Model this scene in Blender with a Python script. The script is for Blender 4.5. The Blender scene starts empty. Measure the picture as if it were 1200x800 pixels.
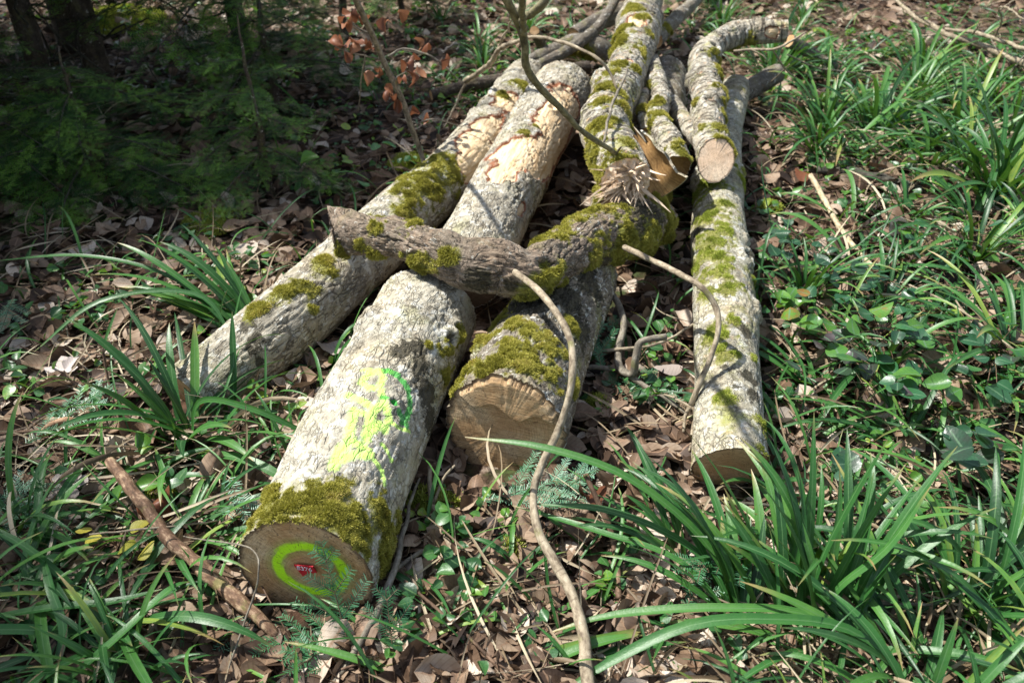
import bpy, math, random
import numpy as np
from math import radians, pi, sin, cos
from mathutils import Vector, Matrix

# ------------------------------------------------------------------ camera, light, exposure
SC = bpy.context.scene
CAM_H, PITCH, FPX = 1.45, radians(35.0), 933.3      # FPX: focal length in pixels of the 1200 px wide photo
cam_d = bpy.data.cameras.new('camera'); cam = bpy.data.objects.new('camera', cam_d)
SC.collection.objects.link(cam); SC.camera = cam
cam.location = (0, 0, CAM_H); cam.rotation_euler = (radians(90) - PITCH, 0, 0)
cam_d.lens = 28.0; cam_d.sensor_width = 36.0; cam_d.clip_start = 0.05; cam_d.clip_end = 500
cam_d.dof.use_dof = True; cam_d.dof.focus_distance = 1.95; cam_d.dof.aperture_fstop = 4.0

SUN_EL, SUN_AZ = radians(57), math.atan2(-0.94, 0.34)   # azimuth from +Y towards +X
sun_dir = Vector((sin(SUN_AZ) * cos(SUN_EL), cos(SUN_AZ) * cos(SUN_EL), sin(SUN_EL)))
W = bpy.data.worlds.new('World'); SC.world = W; W.use_nodes = True
wn = W.node_tree; bg = wn.nodes['Background']
sky = wn.nodes.new('ShaderNodeTexSky'); sky.sky_type = 'NISHITA'; sky.sun_disc = False
sky.sun_elevation = SUN_EL; sky.sun_rotation = SUN_AZ
hs = wn.nodes.new('ShaderNodeHueSaturation'); hs.inputs['Saturation'].default_value = 0.70   # sky desaturated so its fill light is less blue
wn.links.new(sky.outputs[0], hs.inputs['Color']); wn.links.new(hs.outputs[0], bg.inputs[0]); bg.inputs[1].default_value = 0.115
sd = bpy.data.lights.new('sun', 'SUN'); so = bpy.data.objects.new('sun', sd); SC.collection.objects.link(so)
sd.energy = 5.0; sd.angle = radians(0.9); sd.color = (1.0, 0.965, 0.91)
so.rotation_euler = sun_dir.to_track_quat('Z', 'Y').to_euler(); so.location = (-4, 4, 8)
SC.view_settings.view_transform = 'Standard'; SC.view_settings.look = 'None'
SC.view_settings.exposure = 0.80; SC.view_settings.gamma = 1.0; SC.view_settings.use_curve_mapping = False
SC.cycles.max_bounces = 5; SC.cycles.diffuse_bounces = 3; SC.cycles.glossy_bounces = 2
SC.cycles.transmission_bounces = 3; SC.cycles.caustics_reflective = False; SC.cycles.caustics_refractive = False
try:
    SC.cycles.use_denoising = True
except Exception: pass

rng = np.random.default_rng(7); random.seed(7)
COL = SC.collection

# ------------------------------------------------------------------ maths helpers
def P(px, py, z=0.0):
    """point of the photo's pixel (px,py) at height z"""
    u = (px - 600) / FPX; v = (py - 400) / FPX
    d = (CAM_H - z) / (sin(PITCH) + v * cos(PITCH))
    return Vector((u * d, d * (cos(PITCH) - v * sin(PITCH)), z))

def project(p):
    p = np.asarray(p, float); x = p[:, 0]; y = p[:, 1]; z = p[:, 2] - CAM_H
    dep = y * cos(PITCH) - z * sin(PITCH); up = y * sin(PITCH) + z * cos(PITCH)
    return np.stack([600 + x / dep * FPX, 400 - up / dep * FPX], 1), dep

def _hash(ix, iy, iz, s):
    h = (ix * 374761393 + iy * 668265263 + iz * 2147483647 + s * 1274126177) & 0xffffffff
    h = ((h ^ (h >> 13)) * 1274126177) & 0xffffffff
    h = ((h ^ (h >> 16)) * 2246822519) & 0xffffffff
    return ((h ^ (h >> 15)) & 0xffffff) / float(0xffffff)

def noise(p, scale=1.0, seed=0):
    p = np.asarray(p, float) * scale; i = np.floor(p).astype(np.int64); f = p - i; f = f * f * (3 - 2 * f)
    r = 0
    for a in (0, 1):
        for b in (0, 1):
            for c in (0, 1):
                w = (f[:, 0] if a else 1 - f[:, 0]) * (f[:, 1] if b else 1 - f[:, 1]) * (f[:, 2] if c else 1 - f[:, 2])
                r = r + w * _hash(i[:, 0] + a, i[:, 1] + b, i[:, 2] + c, seed)
    return r * 2 - 1

def fbm(p, scale=1.0, seed=0, octv=4, gain=0.5):
    r = 0; a = 1; t = 0
    for k in range(octv):
        r = r + a * noise(p, scale * 2 ** k, seed + 17 * k); t += a; a *= gain
    return r / t

def GZ(x, y):
    x = np.asarray(x, float); y = np.asarray(y, float)
    p = np.stack([x, y, np.zeros_like(x)], -1).reshape(-1, 3)
    z = 0.035 * noise(p, 0.8, 3) + 0.018 * noise(p, 2.7, 5)
    z = z.reshape(x.shape)
    return z - 0.01
def gz1(x, y): return float(GZ(np.array([x]), np.array([y]))[0])

def smooth(a, b, x):
    t = np.clip((x - a) / (b - a), 0, 1); return t * t * (3 - 2 * t)

def catmull(pts, n):
    """resample control tuples (any dimension) to n points by Catmull-Rom"""
    P_ = np.array(pts, float); m = len(P_)
    if m == 2:
        t = np.linspace(0, 1, n)[:, None]; return P_[0] * (1 - t) + P_[1] * t
    A = np.vstack([2 * P_[0] - P_[1], P_, 2 * P_[-1] - P_[-2]])
    L = np.r_[0, np.cumsum(np.linalg.norm(np.diff(P_[:, :3], axis=0), axis=1))]
    s = np.linspace(0, L[-1], n); k = np.clip(np.searchsorted(L, s, 'right') - 1, 0, m - 2)
    t = ((s - L[k]) / np.maximum(L[k + 1] - L[k], 1e-9))[:, None]
    p0, p1, p2, p3 = A[k], A[k + 1], A[k + 2], A[k + 3]
    return 0.5 * (2 * p1 + (p2 - p0) * t + (2 * p0 - 5 * p1 + 4 * p2 - p3) * t ** 2 + (-p0 + 3 * p1 - 3 * p2 + p3) * t ** 3)

def frames(c):
    T = np.gradient(c, axis=0); T /= np.maximum(np.linalg.norm(T, axis=1, keepdims=True), 1e-9)
    n = len(c); U = np.zeros((n, 3)); up = np.array([0, 0, 1.0])
    if abs(T[0] @ up) > 0.95: up = np.array([1.0, 0, 0])
    u = up - T[0] * (T[0] @ up); U[0] = u / np.linalg.norm(u)
    for i in range(1, n):
        u = U[i - 1] - T[i] * (T[i] @ U[i - 1]); U[i] = u / np.linalg.norm(u)
    return T, U, np.cross(T, U)

# ------------------------------------------------------------------ mesh accumulation
class Acc:
    def __init__(s): s.v = []; s.f = []; s.a = []; s.n = 0
    def add(s, v, f, a=None):
        v = np.asarray(v, float).reshape(-1, 3); f = np.asarray(f, np.int64).reshape(-1, 4)
        if a is None: a = np.zeros((len(v), 3))
        s.v.append(v); s.f.append(f + s.n); s.a.append(np.asarray(a, float).reshape(-1, 3)); s.n += len(v)
    def inst(s, tv, tf, ta, M, T, rnd):
        """template instanced N times: M (N,3,3), T (N,3), rnd (N,) goes to attribute x"""
        N = len(T); k = len(tv)
        v = np.einsum('nij,kj->nki', M, tv) + T[:, None, :]
        f = tf[None] + (np.arange(N) * k)[:, None, None]
        a = np.repeat(ta[None], N, 0).copy(); a[:, :, 0] = rnd[:, None]
        s.add(v, f, a)
    def mesh(s, name, mat, smooth_=True, attrs=None):
        v = np.concatenate(s.v); f = np.concatenate(s.f); a = np.concatenate(s.a)
        return raw_mesh(name, v, f, mat, {'lf': a, **(attrs or {})}, smooth_)

def raw_mesh(name, v, f, mat, attrs=None, smooth_=True):
    me = bpy.data.meshes.new(name); me.vertices.add(len(v))
    me.vertices.foreach_set('co', np.ascontiguousarray(v, np.float32).ravel())
    tri = f[:, 2] == f[:, 3]
    cnt = np.where(tri, 3, 4); st = np.r_[0, np.cumsum(cnt)[:-1]]
    keep = np.ones(f.shape, bool); keep[tri, 3] = False
    me.loops.add(int(cnt.sum())); me.loops.foreach_set('vertex_index', f[keep].astype(np.int32))
    me.polygons.add(len(f)); me.polygons.foreach_set('loop_start', st.astype(np.int32))
    me.polygons.foreach_set('loop_total', cnt.astype(np.int32))
    for k, a in (attrs or {}).items():
        at = me.attributes.new(k, 'FLOAT_VECTOR', 'POINT'); at.data.foreach_set('vector', np.ascontiguousarray(a, np.float32).ravel())
    me.update(calc_edges=True); me.validate(verbose=False)
    me.polygons.foreach_set('use_smooth', np.full(len(me.polygons), smooth_, bool))
    if mat: me.materials.append(mat)
    return me

def link(name, me, parent=None, loc=None):
    o = bpy.data.objects.new(name, me); COL.objects.link(o)
    if parent is not None: o.parent = parent
    if loc is not None: o.location = loc
    return o
def tag(o, label=None, cat=None, group=None, kind=None):
    for k, x in (('label', label), ('category', cat), ('group', group), ('kind', kind)):
        if x: o[k] = x
    return o
def thing(name, label, cat, loc=(0, 0, 0), rz=0, group=None):
    o = bpy.data.objects.new(name, None); COL.objects.link(o); o.location = loc; o.rotation_euler = (0, 0, rz)
    o.empty_display_size = 0.1
    return tag(o, label, cat, group)
def copy_tree(o, parent=None):
    c = o.copy(); COL.objects.link(c)
    if parent is not None: c.parent = parent
    for ch in list(o.children): copy_tree(ch, c)
    return c

# ------------------------------------------------------------------ materials
class NT:
    def __init__(s, name):
        s.m = bpy.data.materials.new(name); s.m.use_nodes = True; s.t = s.m.node_tree; s.b = s.t.nodes['Principled BSDF']
        s.out = s.t.nodes['Material Output']
    def n(s, typ, ins=None, **props):
        x = s.t.nodes.new(typ)
        for k, v in props.items(): setattr(x, k, v)
        for k, v in (ins or {}).items(): s.set(x.inputs[k], v)
        return x
    def set(s, sock, v):
        if isinstance(v, bpy.types.NodeSocket): s.t.links.new(v, sock)
        elif isinstance(v, bpy.types.Node): s.t.links.new(v.outputs[0], sock)
        else:
            if sock.type == 'RGBA' and len(v) == 3: v = (*v, 1)
            sock.default_value = v
    def attr(s, name): return s.n('ShaderNodeAttribute', attribute_name=name)
    def sep(s, v):
        return s.n('ShaderNodeSeparateXYZ', {0: v}).outputs
    def math(s, op, a, b=0.0, c=0.0, clamp=False):
        return s.n('ShaderNodeMath', {0: a, 1: b, 2: c}, operation=op, use_clamp=clamp).outputs[0]
    def mapr(s, x, a, b, c=0.0, d=1.0):
        return s.n('ShaderNodeMapRange', {0: x, 1: a, 2: b, 3: c, 4: d}, interpolation_type='SMOOTHSTEP').outputs[0]
    def ramp(s, x, stops, mode='LINEAR'):
        r = s.n('ShaderNodeValToRGB', {0: x}); cr = r.color_ramp; cr.interpolation = mode
        while len(cr.elements) < len(stops): cr.elements.new(0.5)
        for e, (p, c) in zip(cr.elements, stops): e.position = p; e.color = (*c, 1)
        return r.outputs[0]
    def mix(s, f, a, b, mode='MIX'):
        x = s.t.nodes.new('ShaderNodeMix'); x.data_type = 'RGBA'; x.blend_type = mode
        s.set(x.inputs[0], f); s.set(x.inputs[6], a); s.set(x.inputs[7], b); return x.outputs[2]
    def noise(s, v, sc, det=4, rough=0.55, dist=0.0):
        return s.n('ShaderNodeTexNoise', {'Vector': v, 'Scale': sc, 'Detail': det, 'Roughness': rough, 'Distortion': dist}).outputs[0]
    def scale(s, v, xyz):
        return s.n('ShaderNodeVectorMath', {0: v, 1: xyz}, operation='MULTIPLY').outputs[0]
    def addv(s, a, b):
        return s.n('ShaderNodeVectorMath', {0: a, 1: b}, operation='ADD').outputs[0]
    def bump(s, h, strength=0.5, dist=0.005, nrm=None):
        x = s.n('ShaderNodeBump', {'Height': h, 'Strength': strength, 'Distance': dist})
        if nrm is not None: s.set(x.inputs['Normal'], nrm)
        return x.outputs[0]
    def finish(s, col, rough=0.8, nrm=None, spec=0.3, trans=0.0, tcol=None):
        s.set(s.b.inputs['Base Color'], col); s.set(s.b.inputs['Roughness'], rough)
        s.b.inputs['Specular IOR Level'].default_value = spec
        if nrm is not None: s.set(s.b.inputs['Normal'], nrm)
        if trans:
            tr = s.n('ShaderNodeBsdfTranslucent', {'Color': tcol if tcol is not None else col})
            mx = s.n('ShaderNodeMixShader', {0: trans, 1: s.b.outputs[0], 2: tr.outputs[0]})
            s.t.links.new(mx.outputs[0], s.out.inputs[0])
        return s.m

def mat_bark(name, dark, mid, light, lichen=0.5, aniso=0.35, band=0.0, algae=0.4, crack=1.0, paint=False):
    s = NT(name); lc = s.attr('lc').outputs['Vector']; mk = s.sep(s.attr('mk').outputs['Vector'])
    st = s.scale(lc, (1, 1, aniso))
    warp = s.n('ShaderNodeTexNoise', {'Vector': lc, 'Scale': 22.0, 'Detail': 3}).outputs['Color']
    stw = s.addv(st, s.scale(warp, (0.02, 0.02, 0.02)))
    big = s.noise(lc, 7.0, 3); mid_n = s.noise(st, 60, 5, 0.65); fine = s.noise(lc, 260, 4, 0.7)
    c = s.ramp(mid_n, [(0.28, dark), (0.48, mid), (0.70, light)])
    c = s.mix(s.mapr(fine, 0.35, 0.65), s.mix(0.5, c, (0.05, 0.042, 0.032), 'MULTIPLY') if False else c, s.mix(0.6, c, light))
    vor = s.n('ShaderNodeTexVoronoi', {'Vector': stw, 'Scale': 42.0}, feature='DISTANCE_TO_EDGE').outputs['Distance']
    crk = s.mapr(vor, 0.0, 0.085, 1.0, 0.0)
    cmask = s.mapr(s.noise(lc, 16, 3), 0.46, 0.60)
    crk = s.math('MULTIPLY', crk, s.math('MULTIPLY', cmask, crack))
    vor2 = s.n('ShaderNodeTexVoronoi', {'Vector': stw, 'Scale': 105.0}, feature='DISTANCE_TO_EDGE').outputs['Distance']
    crk2 = s.math('MULTIPLY', s.mapr(vor2, 0.0, 0.11, 0.75, 0.0), s.math('MULTIPLY', s.mapr(s.noise(lc, 31, 3), 0.44, 0.58), crack))
    crk = s.math('MAXIMUM', crk, crk2)
    # lichen crusts
    ln = s.noise(s.addv(lc, (3.1, 1.7, 5.3)), 34, 4, 0.6, 0.6)
    lm = s.mapr(ln, 0.66 - 0.16 * lichen, 0.70 - 0.16 * lichen)
    c = s.mix(s.math('MULTIPLY', lm, 0.85), c, (0.62, 0.62, 0.56))
    ln2 = s.mapr(s.noise(s.addv(lc, (9.1, 4.7, 1.3)), 90, 3, 0.6, 0.4), 0.60, 0.64)
    c = s.mix(s.math('MULTIPLY', ln2, 0.6 * min(1, lichen + .2)), c, (0.50, 0.52, 0.46))
    al = s.mapr(s.noise(s.addv(lc, (5.1, 8.7, 2.3)), 11, 4, 0.6), 0.5, 0.72)
    c = s.mix(s.math('MULTIPLY', al, algae), c, (0.25, 0.26, 0.06))
    dk = s.mapr(s.noise(s.addv(lc, (1.1, 2.7, 7.3)), 20, 5, 0.7), 0.60, 0.68)
    c = s.mix(s.math('MULTIPLY', dk, 0.7), c, (0.055, 0.045, 0.032))
    mot = s.mapr(s.noise(s.addv(lc, (4.1, 9.7, 3.3)), 9, 6, 0.72, 0.4), 0.50, 0.62)
    c = s.mix(s.math('MULTIPLY', mot, 0.55), c, s.mix(fine, (0.07, 0.06, 0.042), (0.22, 0.19, 0.14)))
    tn = s.mapr(s.noise(s.addv(lc, (8.1, 2.7, 6.3)), 5, 4, 0.6), 0.45, 0.65); c = s.mix(s.math('MULTIPLY', tn, 0.35), c, s.mix(1.0, c, (1.0, 0.84, 0.62), 'MULTIPLY'))
    h = s.math('ADD', mid_n, s.math('MULTIPLY', fine, 0.35))
    if band:
        bst = s.scale(lc, (9, 9, 70)); bn = s.mapr(s.noise(bst, 1.0, 5, 0.7, 0.9), 0.50, 0.60)
        fk = s.mapr(s.noise(s.addv(s.scale(lc, (1, 1, 1.6)), (2.2, 6.1, 4.4)), 26, 3, .6), 0.62, 0.66); c = s.mix(s.math('MULTIPLY', fk, band * .8), c, (0.58, 0.36, 0.21))
        c = s.mix(s.math('MULTIPLY', bn, band), c, (0.05, 0.04, 0.03)); h = s.math('SUBTRACT', h, s.math('MULTIPLY', bn, 0.8 * band))
    c = s.mix(s.math('MULTIPLY', crk, 0.72), c, (0.075, 0.062, 0.045)); h = s.math('SUBTRACT', h, s.math('MULTIPLY', crk, 1.0))
    # dark stain and painted shade (mk.y), peeled bare wood (mk.z), moss film (mk.x)
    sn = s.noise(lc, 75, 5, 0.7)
    stain_shade = s.mapr(s.math('ADD', mk[1], s.math('MULTIPLY', s.math('SUBTRACT', sn, 0.5), 1.3)), 0.42, 0.58)
    c = s.mix(s.math('MULTIPLY', stain_shade, 0.9), c, s.ramp(fine, [(0.35, (0.018, 0.015, 0.010)), (0.7, (0.085, 0.075, 0.045))]))
    if paint:
        pk = s.sep(s.attr('pk').outputs['Vector'])
        pn = s.noise(lc, 130, 4, 0.7)
        py_ = s.mapr(s.math('ADD', pk[0], s.math('MULTIPLY', s.math('SUBTRACT', pn, 0.5), 0.9)), 0.30, 0.72)
        pg_ = s.mapr(s.math('ADD', pk[1], s.math('MULTIPLY', s.math('SUBTRACT', pn, 0.5), 1.1)), 0.36, 0.62)
        c = s.mix(s.math('MULTIPLY', py_, s.math('SUBTRACT', 0.94, s.math('MULTIPLY', crk, 0.5))), c, (0.62, 0.95, 0.20))
        c = s.mix(s.math('MULTIPLY', pg_, 0.8), c, (0.05, 0.42, 0.06))
    pl = s.mapr(mk[2], 0.45, 0.52); edge = s.math('MULTIPLY', s.mapr(mk[2], 0.33, 0.46), s.math('SUBTRACT', 1.0, pl))
    wood = s.ramp(s.noise(s.scale(lc, (1, 1, .15)), 60, 4, 0.6), [(0.3, (0.52, 0.33, 0.16)), (0.5, (0.72, 0.55, 0.34)), (0.75, (0.80, 0.68, 0.47))])
    c = s.mix(edge, c, (0.26, 0.09, 0.04)); c = s.mix(pl, c, wood)
    fib = s.noise(s.scale(lc, (1, 1, .06)), 190, 4, 0.7)
    c = s.mix(s.math('MULTIPLY', pl, s.mapr(fib, .52, .68, 0, .4)), c, (0.36, 0.20, 0.09)); h = s.mix(pl, h, s.math('MULTIPLY', fib, 0.5))
    moss = s.mapr(s.math('ADD', mk[0], s.math('MULTIPLY', s.math('SUBTRACT', sn, 0.5), 0.9)), 0.12, 0.55)
    c = s.mix(s.math('MULTIPLY', moss, 0.92), c, s.ramp(fine, [(0.3, (0.08, 0.08, 0.02)), (0.7, (0.31, 0.31, 0.06))]))
    return s.finish(c, 0.85, s.bump(h, 0.9, 0.006), 0.2)

def mat_face(name, cols, ring=False, rot=0.0, dirt=0.6, saw=1.0):
    """sawn end: attribute fc = (u, v, r/R) in metres in the plane of the cut"""
    s = NT(name); a = s.attr('fc').outputs['Vector']; q = s.sep(a)
    r = s.math('SQRT', s.math('ADD', s.math('MULTIPLY', q[0], q[0]), s.math('MULTIPLY', q[1], q[1])))
    wob = s.noise(a, 16, 3); rr = s.math('ADD', r, s.math('MULTIPLY', wob, 0.03))
    rings = s.math('SINE', s.math('MULTIPLY', rr, 2 * pi / 0.0065))
    big = s.noise(s.scale(a, (1, 1, 0)), 9, 4, 0.6)
    c = s.ramp(big, [(0.32, cols[0]), (0.5, cols[1]), (0.70, cols[2])])
    c = s.mix(s.mapr(rings, -1, 1, 0.0, 0.40), c, s.mix(1.0, c, (0.45, 0.38, 0.30), 'MULTIPLY'))
    heart = s.mapr(s.math('ADD', r, s.math('MULTIPLY', wob, 0.05)), 0.03, 0.085, 0.45, 0.0)
    c = s.mix(heart, c, cols[0])
    sx = s.n('ShaderNodeVectorRotate', {'Vector': a, 'Angle': rot}, rotation_type='Z_AXIS').outputs[0]
    sawn = s.noise(s.scale(sx, (6, 190, 0)), 1.0, 4, 0.7)
    c = s.mix(s.mapr(sawn, 0.42, 0.7, 0.0, 0.5 * saw), c, s.mix(1.0, c, (0.5, 0.46, 0.42), 'MULTIPLY'))
    sawl = s.mapr(s.noise(s.scale(sx, (4, 120, 0)), 1.0, 3, 0.7), 0.58, 0.66)
    c = s.mix(s.math('MULTIPLY', sawl, 0.22 * saw), c, cols[2])
    if ring:
        cx, cy, R, w = 0.012, 0.012, 0.071, 0.0135
        dx = s.math('SUBTRACT', q[0], cx); dy = s.math('SUBTRACT', q[1], cy)
        d = s.math('SQRT', s.math('ADD', s.math('MULTIPLY', dx, dx), s.math('MULTIPLY', s.math('MULTIPLY', dy, dy), 1.25)))
        d = s.math('ABSOLUTE', s.math('SUBTRACT', s.math('ADD', d, s.math('MULTIPLY', s.math('SUBTRACT', s.noise(a, 22, 2), 0.5), 0.016)), R))
        d = s.math('ADD', d, s.math('MULTIPLY', s.math('SUBTRACT', sawn, 0.5), 0.006))
        m = s.mapr(d, w * 0.45, w * 1.15, 1.0, 0.0)
        halo = s.mapr(d, w * 0.8, w * 2.6, 0.35, 0.0)
        c = s.mix(halo, c, (0.22, 0.36, 0.03)); c = s.mix(m, c, (0.50, 0.92, 0.02))
    ang = s.math('ARCTAN2', q[1], q[0]); rk = s.noise(s.n('ShaderNodeCombineXYZ', {0: s.math('MULTIPLY', ang, 4.0), 1: s.math('MULTIPLY', r, 5.0)}), 1.6, 3, 0.7)
    rk = s.mapr(s.math('ABSOLUTE', s.math('SUBTRACT', rk, 0.5)), 0.0, 0.014, 0.85, 0.0)
    c = s.mix(s.math('MULTIPLY', rk, s.mapr(s.noise(a, 30, 3), 0.40, 0.52)), c, (0.07, 0.045, 0.03))
    edge = s.mapr(s.math('ADD', q[2], s.math('MULTIPLY', s.math('SUBTRACT', s.noise(a, 40, 3), 0.5), 0.16)), 0.90, 0.99, 0.0, 1.0)
    c = s.mix(s.math('MULTIPLY', edge, 0.85), c, (0.06, 0.04, 0.025))
    dt = s.mapr(s.math('ADD', q[1], s.math('MULTIPLY', s.noise(a, 25, 5, 0.7), 0.12)), -0.055, 0.01, 1.0, 0.0)
    c = s.mix(s.math('MULTIPLY', dt, dirt), c, (0.035, 0.028, 0.02))
    return s.finish(c, 0.75, s.bump(s.math('ADD', sawn, s.math('MULTIPLY', rings, 0.12)), 0.35, 0.0025), 0.25)

def mat_leaf(name, stops, tip=None, rough=0.5, trans=0.25, spec=0.4, rib=None, tip_at=0.85, veins=False, stripe=False, tcol=None, noise_s=40):
    s = NT(name); q = s.sep(s.attr('lf').outputs['Vector'])
    geo = s.n('ShaderNodeNewGeometry').outputs['Position']
    nz = s.noise(geo, noise_s, 3)
    c = s.ramp(s.math('ADD', q[0], s.math('MULTIPLY', s.math('SUBTRACT', nz, 0.5), 0.35)), stops)
    ac = s.math('ABSOLUTE', q[2])
    if rib: c = s.mix(s.mapr(ac, 0.03, 0.14, 0.8, 0.0), c, rib)
    if stripe:
        sp = s.n('ShaderNodeTexNoise', {'Vector': s.n('ShaderNodeCombineXYZ', {0: s.math('MULTIPLY', q[2], 7.0), 1: s.math('MULTIPLY', q[0], 91.0), 2: s.math('MULTIPLY', q[1], 2.0)}), 'Scale': 1.0, 'Detail': 3}).outputs[0]
        c = s.mix(s.mapr(sp, 0.35, 0.7, 0.0, 0.5), c, s.mix(1.0, c, (0.4, 0.5, 0.5), 'MULTIPLY'))
    if veins:
        vv = s.math('SINE', s.math('MULTIPLY', s.math('SUBTRACT', q[1], s.math('MULTIPLY', ac, 0.22)), 48.0))
        c = s.mix(s.mapr(vv, 0.55, 1.0, 0.0, 0.35), c, s.mix(1.0, c, (0.5, 0.45, 0.4), 'MULTIPLY'))
    if tip: c = s.mix(s.mapr(s.math('ADD', q[1], s.math('MULTIPLY', q[0], 0.25)), tip_at, tip_at + 0.22), c, tip)
    h = s.noise(geo, 180, 2)
    return s.finish(c, rough, s.bump(h, 0.25, 0.002), spec, trans, tcol)

M = {}
M['bark_ash'] = mat_bark('bark_pale_grey', (0.17, 0.15, 0.11), (0.36, 0.33, 0.255), (0.54, 0.51, 0.41), 0.65, 0.5, 0, 0.35, 0.75, paint=True)
M['bark_peel'] = mat_bark('bark_fissured', (0.15, 0.13, 0.095), (0.33, 0.30, 0.23), (0.52, 0.48, 0.385), 0.6, 0.35, 0, 0.35, 0.95)
M['bark_brown'] = mat_bark('bark_brown', (0.05, 0.038, 0.028), (0.14, 0.105, 0.078), (0.36, 0.29, 0.22), 0.25, 0.35, 0.2, 0.2, 1.0)
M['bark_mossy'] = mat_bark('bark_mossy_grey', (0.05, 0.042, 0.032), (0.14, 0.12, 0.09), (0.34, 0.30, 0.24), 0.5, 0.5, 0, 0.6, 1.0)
M['bark_band'] = mat_bark('bark_banded', (0.12, 0.10, 0.075), (0.34, 0.31, 0.24), (0.56, 0.52, 0.43), 0.55, 0.8, 0.85, 0.75, 0.4)
M['bark_pole'] = mat_bark('bark_pole', (0.14, 0.125, 0.085), (0.35, 0.325, 0.235), (0.56, 0.53, 0.42), 0.65, 0.7, 0.25, 0.9, 0.8)
M['bark_fir'] = mat_bark('bark_conifer', (0.015, 0.011, 0.009), (0.045, 0.034, 0.026), (0.10, 0.08, 0.065), 0.1, 0.5, 0, 0.3, 1.0)
M['bark_far'] = mat_bark('bark_far_grey', (0.05, 0.043, 0.033), (0.12, 0.105, 0.085), (0.26, 0.235, 0.20), 0.3, 0.5, 0.3, 0.4, 0.5)
M['face_main'] = mat_face('cut_wood_brown', ((0.44, 0.23, 0.09), (0.56, 0.37, 0.18), (0.68, 0.54, 0.34)), ring=True, rot=0.6, dirt=0.6)
M['face_dark'] = mat_face('cut_wood_weathered', ((0.48, 0.27, 0.12), (0.62, 0.41, 0.21), (0.76, 0.60, 0.38)), rot=0.05, dirt=0.25, saw=1.4)
M['face_pole'] = mat_face('cut_wood_tan', ((0.52, 0.32, 0.16), (0.66, 0.45, 0.25), (0.78, 0.60, 0.38)), rot=-0.3, dirt=0.2)
M['face_fresh'] = mat_face('cut_wood_fresh', ((0.74, 0.52, 0.34), (0.82, 0.62, 0.44), (0.88, 0.74, 0.56)), rot=1.2, dirt=0.0, saw=0.5)
M['litter'] = mat_leaf('dead_leaf', [(0.0, (0.022, 0.014, 0.010)), (0.25, (0.068, 0.042, 0.027)), (0.5, (0.165, 0.103, 0.063)), (0.75, (0.34, 0.25, 0.17)), (1.0, (0.56, 0.48, 0.39))], rough=0.6, trans=0.15, spec=0.3, veins=True, rib=(0.30, 0.19, 0.12))
M['rust_leaf'] = mat_leaf('rust_leaf', [(0.0, (0.11, 0.040, 0.020)), (0.6, (0.24, 0.09, 0.042)), (1.0, (0.36, 0.17, 0.085))], rough=0.5, trans=0.3, veins=True)
M['pale_leaf'] = mat_leaf('pale_dead_leaf', [(0.0, (0.36, 0.30, 0.26)), (1.0, (0.56, 0.50, 0.46))], rough=0.65, trans=0.15, veins=True)
M['straw'] = mat_leaf('dry_straw', [(0.0, (0.12, 0.08, 0.045)), (0.5, (0.30, 0.22, 0.13)), (1.0, (0.62, 0.52, 0.36))], rough=0.6, trans=0.2, stripe=True)
M['sedge'] = mat_leaf('sedge_blade', [(0.0, (0.014, 0.060, 0.018)), (0.45, (0.040, 0.145, 0.030)), (0.8, (0.095, 0.235, 0.040)), (1.0, (0.24, 0.33, 0.06))], tip=(0.34, 0.24, 0.10), tip_at=0.98, rough=0.42, trans=0.18, spec=0.42, rib=(0.12, 0.24, 0.09), stripe=True, tcol=(0.10, 0.24, 0.02))
M['herb'] = mat_leaf('herb_leaf', [(0.0, (0.018, 0.065, 0.025)), (0.5, (0.035, 0.13, 0.035)), (0.85, (0.10, 0.24, 0.03)), (1.0, (0.26, 0.34, 0.04))], rough=0.38, trans=0.28, spec=0.5, rib=(0.13, 0.24, 0.09), veins=True, tcol=(0.18, 0.36, 0.03))
M['bramble'] = mat_leaf('bramble_leaf', [(0.0, (0.05, 0.035, 0.04)), (0.25, (0.022, 0.07, 0.035)), (0.6, (0.03, 0.12, 0.045)), (0.9, (0.10, 0.24, 0.03)), (1.0, (0.24, 0.12, 0.03))], rough=0.34, trans=0.25, spec=0.55, rib=(0.12, 0.22, 0.12), veins=True, tcol=(0.15, 0.32, 0.03))
M['yellow_leaf'] = mat_leaf('yellowing_leaf', [(0.0, (0.30, 0.32, 0.05)), (1.0, (0.55, 0.47, 0.07))], rough=0.5, trans=0.3, veins=True)
M['needle'] = mat_leaf('fir_needle', [(0.0, (0.010, 0.040, 0.014)), (0.5, (0.022, 0.085, 0.018)), (1.0, (0.17, 0.34, 0.04))], rough=0.6, trans=0.1, spec=0.2)
M['needle_blue'] = mat_leaf('cut_fir_needle', [(0.0, (0.026, 0.11, 0.035)), (0.5, (0.055, 0.18, 0.075)), (1.0, (0.17, 0.33, 0.22))], rough=0.4, trans=0.1, spec=0.5)
M['moss'] = mat_leaf('moss_tuft', [(0.0, (0.14, 0.12, 0.03)), (0.35, (0.33, 0.31, 0.055)), (0.75, (0.56, 0.52, 0.12)), (1.0, (0.58, 0.44, 0.17))], rough=0.8, trans=0.3, spec=0.1, noise_s=28, tcol=(0.34, 0.34, 0.04))
M['moss_green'] = mat_leaf('green_moss_tuft', [(0.0, (0.12, 0.14, 0.03)), (0.4, (0.30, 0.36, 0.055)), (0.8, (0.48, 0.54, 0.10)), (1.0, (0.54, 0.52, 0.16))], rough=0.8, trans=0.3, spec=0.1, noise_s=28, tcol=(0.32, 0.38, 0.04))

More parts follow.
